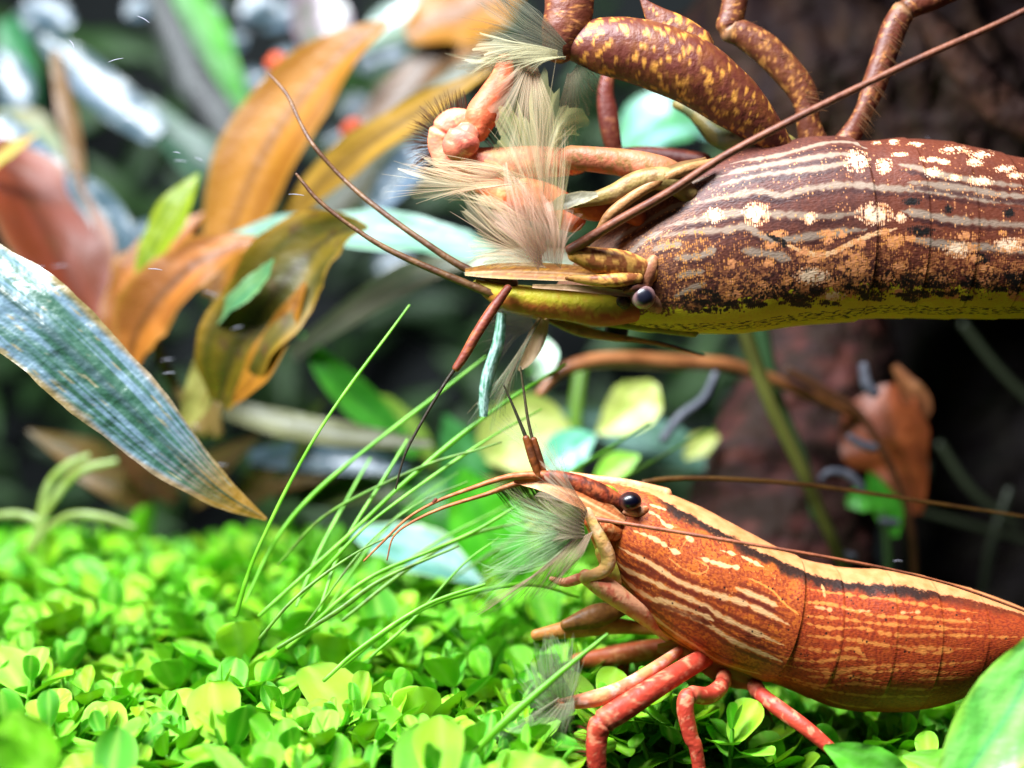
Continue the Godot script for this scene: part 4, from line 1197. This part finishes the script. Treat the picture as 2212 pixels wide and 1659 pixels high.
func lower_shrimp() -> void:
	var t := thing("fan_shrimp", "orange-brown fan shrimp with cream back stripe standing on the green carpet", "shrimp", at(1650, 1420, 0.2))
	var z0 := 0.1
	var f := make_flank([
		[1232, 1024, 1226, 1042, 0.03], [1270, 1028, 1250, 1100, 0.16], [1335, 1040, 1288, 1185, 0.3], [1420, 1058, 1335, 1270, 0.42], [1510, 1094, 1408, 1350, 0.48],
		[1600, 1142, 1500, 1408, 0.52], [1700, 1192, 1620, 1460, 0.53], [1770, 1216, 1708, 1492, 0.52], [1850, 1226, 1800, 1528, 0.52], [1940, 1232, 1900, 1538, 0.5],
		[2040, 1254, 2005, 1530, 0.46], [2130, 1280, 2090, 1498, 0.42], [2220, 1316, 2170, 1440, 0.36], [2330, 1372, 2290, 1440, 0.28]], z0)
	var joints := [on_flank(f, 1726, 1330).x, on_flank(f, 1820, 1340).x, on_flank(f, 1932, 1360).x, on_flank(f, 2030, 1380).x, on_flank(f, 2128, 1380).x]
	var p := Paint.new(1200, 400)
	var base := Color8(164, 76, 28)
	var red := Color8(150, 54, 22)
	var rust := Color8(110, 36, 20)
	var cream := Color8(212, 140, 90)
	var black := Color8(34, 20, 16)
	for y in p.h:
		var v := float(y) / (p.h - 1)
		for x in p.w:
			var s := float(x) / (p.w - 1)
			var n1 := nf.get_noise_2d(x * 0.35 + 900, y * 0.35)
			var n2 := nf.get_noise_2d(x * 1.7 + 300, y * 1.7)
			var rear := smoothstep(joints[0] - 0.02, joints[0] + 0.03, s)
			var c := base.lerp(red, clampf(rear * 0.9 + n1 * 0.9, 0.0, 1.0))
			c = c.lerp(rust, clampf(0.2 + n2 * 1.1, 0.0, 0.7))
			c = c.lerp(Color8(186, 100, 32), smoothstep(0.05, 0.4, n1 - n2 * 0.5) * (0.7 - 0.5 * rear))
			c = c.lerp(Color8(206, 140, 50), smoothstep(0.78, 0.95, v + 0.06 * n1) * (1.0 - rear) * 0.8)
			var band := 0.185 - 0.07 * smoothstep(0.25, 0.08, s)
			c = c.lerp(black, smoothstep(band + 0.085, band + 0.03, v + 0.04 * n1 + 0.02 * n2) * smoothstep(0.15, 0.2, s) * (1.0 - 0.6 * smoothstep(0.68, 0.8, s)) * 0.92)
			c = c.lerp(cream.lerp(Color8(192, 116, 66), clampf(0.3 + n1, 0, 1)), smoothstep(band + 0.01, band - 0.01, v + 0.02 * n1 + 0.012 * n2))
			var o := (y * p.w + x) * 3
			p.d[o] = int(c.r * 255)
			p.d[o + 1] = int(c.g * 255)
			p.d[o + 2] = int(c.b * 255)
	var bright := Color8(206, 158, 108)
	for q in [[[1392, 1100], [1420, 1114], [1437, 1133], [1468, 1139]], [[1370, 1147], [1415, 1164], [1454, 1189], [1472, 1195]], [[1482, 1159], [1499, 1167]], [[1558, 1189], [1591, 1198]], [[1602, 1201], [1650, 1225]], [[1510, 1203], [1560, 1220], [1600, 1226]], [[1405, 1090], [1440, 1100]]]:
		stroke(p, f, q, 4.5, Color8(216, 170, 120), 0.6, 0.7)
	for q in [[[1336, 1181], [1384, 1206], [1426, 1231], [1468, 1257], [1528, 1279], [1603, 1301], [1660, 1326], [1706, 1350]],
			[[1322, 1203], [1345, 1226], [1372, 1240], [1416, 1260], [1491, 1294], [1565, 1335], [1630, 1365], [1690, 1392]],
			[[1330, 1228], [1364, 1266], [1416, 1298], [1509, 1339], [1584, 1384], [1640, 1408], [1690, 1428]],
			[[1340, 1262], [1380, 1306], [1416, 1335], [1491, 1387], [1565, 1432], [1640, 1454]], [[1412, 1290], [1454, 1304], [1510, 1325], [1540, 1340]], [[1590, 1270], [1640, 1290], [1680, 1310]]]:
		stroke(p, f, q.map(func(e): return [e[0] - 3, e[1] + 11]), 6.0, Color8(92, 32, 18), 0.3, 0.5)
		stroke(p, f, q.map(func(e): return [e[0] + 3, e[1] - 11]), 5.0, Color8(98, 34, 18), 0.3, 0.5)
		stroke(p, f, q, 7.5, bright, 0.25, 0.35)
		stroke(p, f, q, 5.5, bright, 0.5, 0.4)
	stroke(p, f, [[1345, 1290], [1400, 1345], [1480, 1398], [1560, 1446], [1640, 1462]], 2.5, Color8(140, 50, 16), 0.9)
	stroke(p, f, [[1618, 1249], [1662, 1271], [1700, 1309], [1724, 1327]], 3.0, Color8(206, 136, 60), 0.45)
	stroke(p, f, [[1440, 1200], [1470, 1225], [1510, 1240], [1530, 1225], [1500, 1205]], 2.5, Color8(206, 136, 66), 0.3)
	stroke(p, f, [[1468, 1195], [1480, 1170], [1492, 1160]], 2.0, Color8(206, 136, 66), 0.3)
	for q in [[[1741, 1346], [1789, 1357], [1864, 1357], [1939, 1372], [2051, 1372], [2125, 1374], [2230, 1378]], [[1670, 1413], [1752, 1428], [1827, 1421], [1890, 1426]], [[1752, 1443], [1845, 1443], [1883, 1451], [1957, 1447], [2080, 1450]],
			[[1670, 1454], [1752, 1477], [1845, 1477], [1957, 1488], [2040, 1482]], [[1771, 1507], [1830, 1524], [1890, 1528]], [[1720, 1396], [1790, 1408], [1840, 1400], [1870, 1420]], [[1950, 1400], [2010, 1410], [2060, 1406]], [[1740, 1460], [1830, 1462], [1900, 1470]], [[1960, 1466], [2040, 1464], [2090, 1460]], [[1735, 1300], [1800, 1306], [1900, 1330], [2000, 1336], [2140, 1346]], [[1740, 1372], [1840, 1382], [1940, 1396], [2100, 1400]], [[1690, 1436], [1780, 1452], [1880, 1440], [2000, 1436], [2120, 1424]], [[1700, 1470], [1800, 1494], [1900, 1504], [2020, 1500]], [[1740, 1330], [1830, 1338], [1950, 1350], [2110, 1360]], [[1740, 1270], [1850, 1286], [1990, 1306], [2120, 1324]]]:
		stroke(p, f, q, 3.8, Color8(200, 122, 56), 0.42, 0.8, 0.15)
	for q in [[[1827, 1316], [1886, 1320]], [[1950, 1324], [1987, 1322]], [[1760, 1310], [1800, 1318]], [[1775, 1262], [1782, 1290]], [[2088, 1338], [2098, 1338]]]:
		stroke(p, f, q, 4.0, Color8(216, 150, 96), 0.5, 0.9)
	dots(p, f, 1360, 1100, 1720, 1300, 700, Color8(226, 150, 80), 1.0, 2.2, 0.0, 0.6)
	dots(p, f, 1730, 1240, 2230, 1520, 900, Color8(196, 96, 52), 1.0, 2.4, 0.0, 0.6)
	dots(p, f, 1340, 1120, 2200, 1500, 110, Color8(26, 14, 12), 1.4, 2.8, -0.9, 1.0)
	dots(p, f, 1730, 1250, 2200, 1480, 90, Color8(26, 14, 12), 1.4, 3.2, 0.1, 1.0)
	obj("body", body_shape(f, joints), skin(p.texture()), t)

	var face := mottle2(col(176, 78, 36), col(226, 160, 100), col(196, 112, 52), 1.5, 0.2)
	var dark_red := mottle2(col(126, 48, 26), col(60, 26, 18), col(176, 90, 50), 1.5, 0.1)
	# feeler stalks and scales before the face
	limb(t, [[1340, 1088, 0.42], [1300, 1068, 0.46], [1250, 1046, 0.48], [1200, 1032, 0.48], [1168, 1028, 0.48]], [18, 22, 20, 16, 10], dark_red, "feeler_stalk", 50, 22)
	limb(t, [[1330, 1070, -0.1], [1260, 1044, -0.1], [1190, 1026, -0.1]], [16, 18, 10], dark_red, "feeler_stalk", 30, 18)
	var s := Shape.new()
	leaf(s, [[1350, 1126, 0.46, 8], [1300, 1100, 0.52, 20], [1240, 1070, 0.54, 22], [1180, 1048, 0.5, 16], [1110, 1040, 0.46, 3]], -20, {"a": col(196, 106, 58), "b": col(216, 136, 84), "edge": col(226, 170, 120), "rib": col(230, 180, 130)}, 34, 11)
	s.uv = PackedVector2Array()
	obj("feeler_scale", s, M.limb, t)
	limb(t, [[1330, 1150, 0.42], [1300, 1140, 0.5], [1270, 1126, 0.52]], [20, 22, 12], face, "antenna_base", 30, 22)
	limb(t, [[1300, 1180, 0.36], [1290, 1150, 0.46], [1262, 1112, 0.5]], [16, 18, 8], face, "mouth_palp", 30, 20)
	limb(t, [[1395, 1100, 0.42], [1376, 1106, 0.44], [1350, 1104, 0.44]], [8, 12, 8], mottle(col(226, 160, 120), col(196, 110, 60), 1.4), "eye_stalk", 20, 18)
	limb(t, [[1330, 1068, 0.42], [1318, 1056, 0.44], [1300, 1050, 0.44]], [8, 7, 4], col(120, 150, 40), "eye_spot", 12, 12)
	limb(t, [[1440, 1068, 0.12], [1360, 1048, 0.16], [1290, 1036, 0.16], [1232, 1022, 0.14]], [14, 12, 9, 3], mottle(col(226, 150, 100), col(236, 176, 126), 0.8), "rostrum", 40, 16)
	eye(t, 1361, 1083, 0.5, 25, col(52, 28, 26), col(10, 10, 18), Vector3(0.1, 0.1, 1), 0.84)
	# feelers
	var ant := mottle(col(150, 78, 40), col(176, 106, 62), 1.5)
	feeler(t, [[1180, 1026, 0.48], [1100, 1030, 0.5], [1010, 1058, 0.5], [940, 1085, 0.5], [880, 1120, 0.5], [826, 1172, 0.5], [786, 1212, 0.5]], [10, 7, 5, 3.6, 3, 2.6, 2], ant, "antenna")
	feeler(t, [[1180, 1036, 0.4], [1120, 1044, 0.4], [1050, 1068, 0.4], [960, 1096, 0.4], [890, 1128, 0.4], [850, 1160, 0.4], [836, 1210, 0.4]], [10, 7, 5, 4, 3, 2, 1.6], ant, "antenna")
	var tip := mottle(col(110, 54, 20), col(80, 40, 18), 1.0)
	feeler(t, [[1164, 1032, 0.5], [1150, 990, 0.5], [1136, 946, 0.5]], [7, 10, 8], tip, "antenna", 20)
	feeler(t, [[1176, 1026, 0.45], [1164, 990, 0.45], [1152, 950, 0.45]], [7, 9, 8], tip, "antenna", 20)
	feeler(t, [[1140, 955, 0.5], [1126, 920, 0.5], [1106, 872, 0.5], [1088, 832, 0.5]], [5, 4, 3, 2], col(44, 40, 24), "antenna", 30)
	feeler(t, [[1150, 950, 0.45], [1140, 905, 0.45], [1132, 850, 0.45], [1124, 792, 0.45]], [4, 3.5, 3, 2], col(66, 56, 36), "antenna", 30)
	feeler(t, [[1390, 1042, -0.4], [1450, 1034, -0.5], [1560, 1034, -0.6], [1750, 1048, -0.8], [2000, 1084, -0.9], [2240, 1120, -1.0]], [6, 6, 5.5, 5, 4, 3], mottle(col(110, 76, 36), col(90, 60, 30), 0.7), "antenna")
	feeler(t, [[1275, 1120, 0.6], [1320, 1126, 0.72], [1420, 1142, 0.85], [1600, 1172, 1.0], [1800, 1206, 1.0], [1950, 1236, 0.9], [2070, 1268, 0.8], [2240, 1330, 0.7]], [8, 5, 4.5, 4, 3.6, 3.2, 3, 2.6], mottle(col(150, 84, 54), col(120, 66, 44), 0.7), "antenna")
	limb(t, [[936, 1086, 0.5], [942, 1080, 0.5]], [4, 5], col(90, 36, 20), "speck", 6, 10)
	# walking legs
	var coral := mottle2(col(188, 64, 46), col(224, 136, 100), col(176, 56, 40), 1.2, 0.3)
	var tan := mottle2(col(180, 88, 44), col(206, 130, 80), col(150, 70, 36), 1.0, 0.25)
	limb(t, [[1550, 1410, -0.2], [1506, 1430, 0.3], [1430, 1476, 0.65], [1350, 1528, 0.85], [1300, 1562, 0.95], [1290, 1590, 0.95], [1288, 1630, 0.95], [1292, 1710, 0.9]], [20, 22, 24, 27, 26, 24, 22, 19], coral, "leg", 110, 30)
	limb(t, [[1566, 1436, -0.2], [1560, 1478, 0.35], [1530, 1502, 0.5], [1490, 1502, 0.65], [1480, 1530, 0.7], [1492, 1590, 0.7], [1504, 1620, 0.7], [1518, 1720, 0.65]], [18, 18, 19, 19, 19, 17, 15, 14], coral, "leg", 110, 28)
	limb(t, [[1616, 1450, -0.2], [1640, 1496, 0.25], [1690, 1536, 0.45], [1740, 1572, 0.6], [1800, 1622, 0.7]], [20, 17, 18, 17, 14], coral, "leg", 70, 28)
	limb(t, [[1630, 1470, -0.3], [1650, 1540, -0.4], [1668, 1580, -0.4], [1684, 1606, -0.4]], [16, 14, 10, 2], coral, "leg", 40, 22)
	limb(t, [[1520, 1390, -0.3], [1430, 1400, -0.4], [1340, 1414, -0.45], [1245, 1428, -0.5]], [18, 22, 22, 16], tan, "leg", 60, 26)
	limb(t, [[1350, 1420, -0.6], [1346, 1450, -0.6], [1340, 1500, -0.6]], [13, 14, 10], coral, "leg", 30, 20)
	hairs(t, [[1276, 1690, 0.9], [1270, 1600, 0.95], [1290, 1560, 0.95], [1400, 1490, 0.75]], 34, 60, col(196, 120, 96), 0.3)
	# feeding limbs
	var flesh := mottle2(col(216, 150, 110), col(196, 96, 70), col(206, 160, 96), 0.9, 0.2)
	limb(t, [[1450, 1376, 0.05], [1376, 1320, 0.38], [1310, 1272, 0.5], [1262, 1244, 0.52]], [16, 20, 25, 16], flesh, "mouth_limb", 60, 26)
	limb(t, [[1262, 1250, 0.55], [1304, 1232, 0.58], [1314, 1204, 0.6], [1296, 1160, 0.64], [1268, 1104, 0.66]], [12, 15, 16, 14, 10], mottle2(col(206, 150, 92), col(226, 176, 130), col(196, 160, 84), 0.9, 0.2), "mouth_limb", 60, 24)
	limb(t, [[1300, 1190, 0.4], [1318, 1230, 0.4], [1330, 1260, 0.36]], [16, 18, 14], mottle(col(170, 160, 60), col(196, 140, 70), 0.9), "mouth_palp", 30, 20)
	limb(t, [[1250, 1250, 0.5], [1220, 1258, 0.5], [1190, 1250, 0.5]], [12, 10, 5], flesh, "mouth_palp", 20, 16)
	limb(t, [[1480, 1396, 0.0], [1424, 1436, 0.5], [1350, 1482, 0.75], [1290, 1508, 0.85], [1205, 1522, 0.9]], [10, 13, 15, 19, 11], mottle2(col(206, 120, 84), col(216, 160, 140), col(206, 150, 90), 0.9, 0.2), "mouth_limb", 70, 26)
	limb(t, [[1420, 1362, -0.1], [1330, 1352, -0.1], [1240, 1358, 0.0], [1156, 1372, 0.05]], [10, 18, 20, 12], mottle2(col(176, 112, 56), col(196, 130, 66), col(120, 84, 40), 0.9, 0.2), "mouth_limb", 50, 24)
	limb(t, [[1350, 1316, 0.0], [1290, 1330, 0.05], [1220, 1350, 0.1]], [12, 26, 12], mottle2(col(120, 76, 34), col(90, 56, 26), col(150, 100, 50), 0.9, 0.2), "mouth_limb", 40, 24)
	s = Shape.new()
	leaf(s, [[1420, 1400, 0.1, 8], [1470, 1404, 0.15, 22], [1520, 1430, 0.15, 24], [1580, 1462, 0.15, 20], [1640, 1486, 0.1, 8]], 10, {"a": col(150, 112, 44), "b": col(164, 92, 36), "edge": col(160, 130, 60), "rag": 0.15}, 26, 9)
	s.uv = PackedVector2Array()
	obj("chest_plate", s, M.soft, t)
	# feeding fans
	var mist := col(150, 170, 130)
	var sand := col(170, 140, 104)
	fan(t, [1252, 1140, 0.7], [[1060, 1300, 0.6], [1056, 1250, 0.6], [1066, 1190, 0.6], [1090, 1140, 0.55], [1120, 1090, 0.55]], 110, mist, 0.32, 0.85, 0.25, 0.18, 0.9, col(150, 190, 130))
	fan(t, [1254, 1160, 0.75], [[1070, 1310, 0.65], [1100, 1300, 0.65], [1180, 1270, 0.7], [1230, 1245, 0.7]], 60, sand, 0.5, 0.9, 0.2, 0.3)
	fan(t, [1262, 1130, 0.72], [[1190, 985, 0.6], [1175, 1040, 0.65], [1170, 1100, 0.7], [1180, 1160, 0.75]], 60, col(150, 130, 96), 0.6, 0.92, 0.2, 0.35)
	fan(t, [1255, 1150, 0.6], [[1085, 1050, 0.4], [1100, 1060, 0.45], [1130, 1120, 0.5], [1120, 1170, 0.5]], 60, col(120, 110, 70), 0.15, 0.6, 0.15, 0.15, 0.8)
	fan(t, [1212, 1516, 0.95], [[1165, 1540, 0.95], [1130, 1480, 0.95], [1170, 1400, 0.9], [1225, 1385, 0.9], [1252, 1440, 0.9], [1250, 1490, 0.9]], 100, mist.lerp(sand, 0.5), 0.45, 0.88, 0.12, 0.2, 0.9, mist)
	fan(t, [1215, 1520, 1.0], [[1240, 1560, 1.0], [1200, 1600, 1.0], [1140, 1615, 1.0], [1090, 1600, 1.0], [1110, 1560, 1.0]], 70, mist.lerp(sand, 0.6), 0.42, 0.92, 0.1, 0.25, 0.8, mist)
	fan(t, [1205, 1030, 0.3], [[1085, 905, 0.0], [1105, 900, 0.0], [1160, 930, 0.1], [1210, 975, 0.2]], 40, col(190, 196, 150), 0.12, 0.7, 0.1, 0.2, 0.6)
	hairs(t, [[1060, 1060, 0.4], [1120, 1050, 0.4], [1190, 1050, 0.4]], -60, 60, col(90, 100, 50), -0.6)


func front_leaves() -> void:
	var silver := {"a": col(40, 74, 58), "b": col(88, 108, 122), "rib": col(28, 54, 42), "edge": col(124, 96, 50), "spot": col(116, 108, 84), "spots": 0.3, "stretch": 0.3, "tip": col(120, 88, 24), "tip_at": 0.78, "freq": 2.2, "rag": 0.04, "wave": 0.06, "cup": 0.1, "fold": -0.3}
	var p := thing("silvery_leaf", "large silvery blue-green leaf reaching down from the left to the carpet", "leaf", at(0, 640, 0.8))
	leaf_part(p, [[-140, 520, 0.6, 76], [0, 625, 0.5, 90], [110, 716, 0.4, 90], [240, 838, 0.2, 80], [370, 966, 0.0, 60], [480, 1062, -0.2, 32], [576, 1122, -0.4, 3]], 28, silver, M.silver, 130, 41, "blade")
	p = thing("bright_front_leaf", "large glossy light green leaf in front of the lower shrimp's tail", "leaf", at(2150, 1690, 1.8))
	leaf_part(p, [[2020, 1760, 1.8, 20], [2110, 1640, 1.8, 70], [2190, 1520, 1.7, 84], [2250, 1400, 1.7, 40], [2290, 1300, 1.7, 4]], 20, {"a": col(96, 176, 70), "b": col(130, 200, 96), "rib": col(84, 150, 96), "edge": col(150, 200, 60), "freq": 1.0, "cup": 0.1, "fold": 0.1}, M.gloss, 40, 15, "blade")
	p = thing("bright_front_leaf", "light green leaf tip poking up before the third red leg", "leaf", at(1880, 1700, 1.2))
	leaf_part(p, [[1960, 1720, 1.2, 40], [1890, 1670, 1.2, 54], [1830, 1635, 1.2, 34], [1780, 1612, 1.2, 5]], 10, {"a": col(96, 186, 50), "b": col(116, 200, 76), "rib": col(96, 176, 60)}, M.carpet, 24, 11, "blade")
	p = thing("bright_front_leaf", "flat pale green leaf lying between the two bigger front leaves", "leaf", at(2080, 1700, 1.0))
	leaf_part(p, [[2140, 1690, 1.1, 24], [2060, 1660, 1.1, 34], [1990, 1640, 1.1, 16], [1950, 1634, 1.1, 3]], 30, {"a": col(116, 190, 60), "b": col(140, 206, 90)}, M.carpet, 20, 9, "blade")
	p = thing("bright_front_leaf", "big blurred lime leaf in the bottom left corner", "leaf", at(30, 1700, 2.6))
	leaf_part(p, [[-20, 1740, 2.6, 30], [20, 1670, 2.6, 84], [40, 1600, 2.6, 80], [30, 1535, 2.6, 12]], 16, {"a": col(116, 190, 34), "b": col(140, 206, 60)}, M.carpet, 20, 11, "blade")


func drifting() -> void:
	for q in [[155, 95, 60, "short pale fibre above the lilac glare streak, top left"], [250, 130, -15, "pale fibre right of the lilac glare streak"], [310, 42, 30, "highest pale fibre, near the top edge"], [275, 262, 10, "dim pale fibre under the lilac glare streak's end"], [382, 330, 10, "upper pale fibre of the three in the dark gap"], [390, 348, 5, "lowest pale fibre of the three in the dark gap"], [430, 345, 25, "right-hand pale fibre of the three in the dark gap"], [335, 582, 5, "bright thin fibre before the curved amber leaves"], [513, 708, -15, "slanting white fibre on the olive leaf"], [362, 777, -8, "upper of two parallel fibres above the silvery leaf"], [365, 806, -5, "lower of two parallel fibres above the silvery leaf"], [80, 578, -12, "faint fibre on the rust leaf at the left rim"], [640, 421, 5, "pinkish fibre right of the big amber leaf"], [455, 634, 20, "short fibre before the amber leaf's underside"], [130, 575, -5, "faint fibre left of the curved amber leaves"], [475, 1004, 5, "fibre above the silvery leaf's tip"], [1940, 1212, 0, "dim fibre above the lower shrimp's tail"], [2010, 310, 60, "tiny fibre over the upper shrimp's belly"]]:
		var d := Vector2.from_angle(deg_to_rad(q[2])) * rng.randf_range(7.0, 19.0)
		var dz := rng.randf_range(-2.2, 0.6)
		var s := Shape.new()
		px_tube(s, [[q[0] - d.x, q[1] - d.y, dz], [q[0] + d.y * 0.2, q[1] - 1, dz], [q[0] + d.x, q[1] + d.y, dz]], [0.4, 0.9, 0.4], 6, 6, col(140, 138, 150))
		var t := thing("drifting_fibre", q[3], "fibre", at(q[0], q[1], dz), "pale fibres adrift in the water")
		obj("strand", s, M.soft, t)
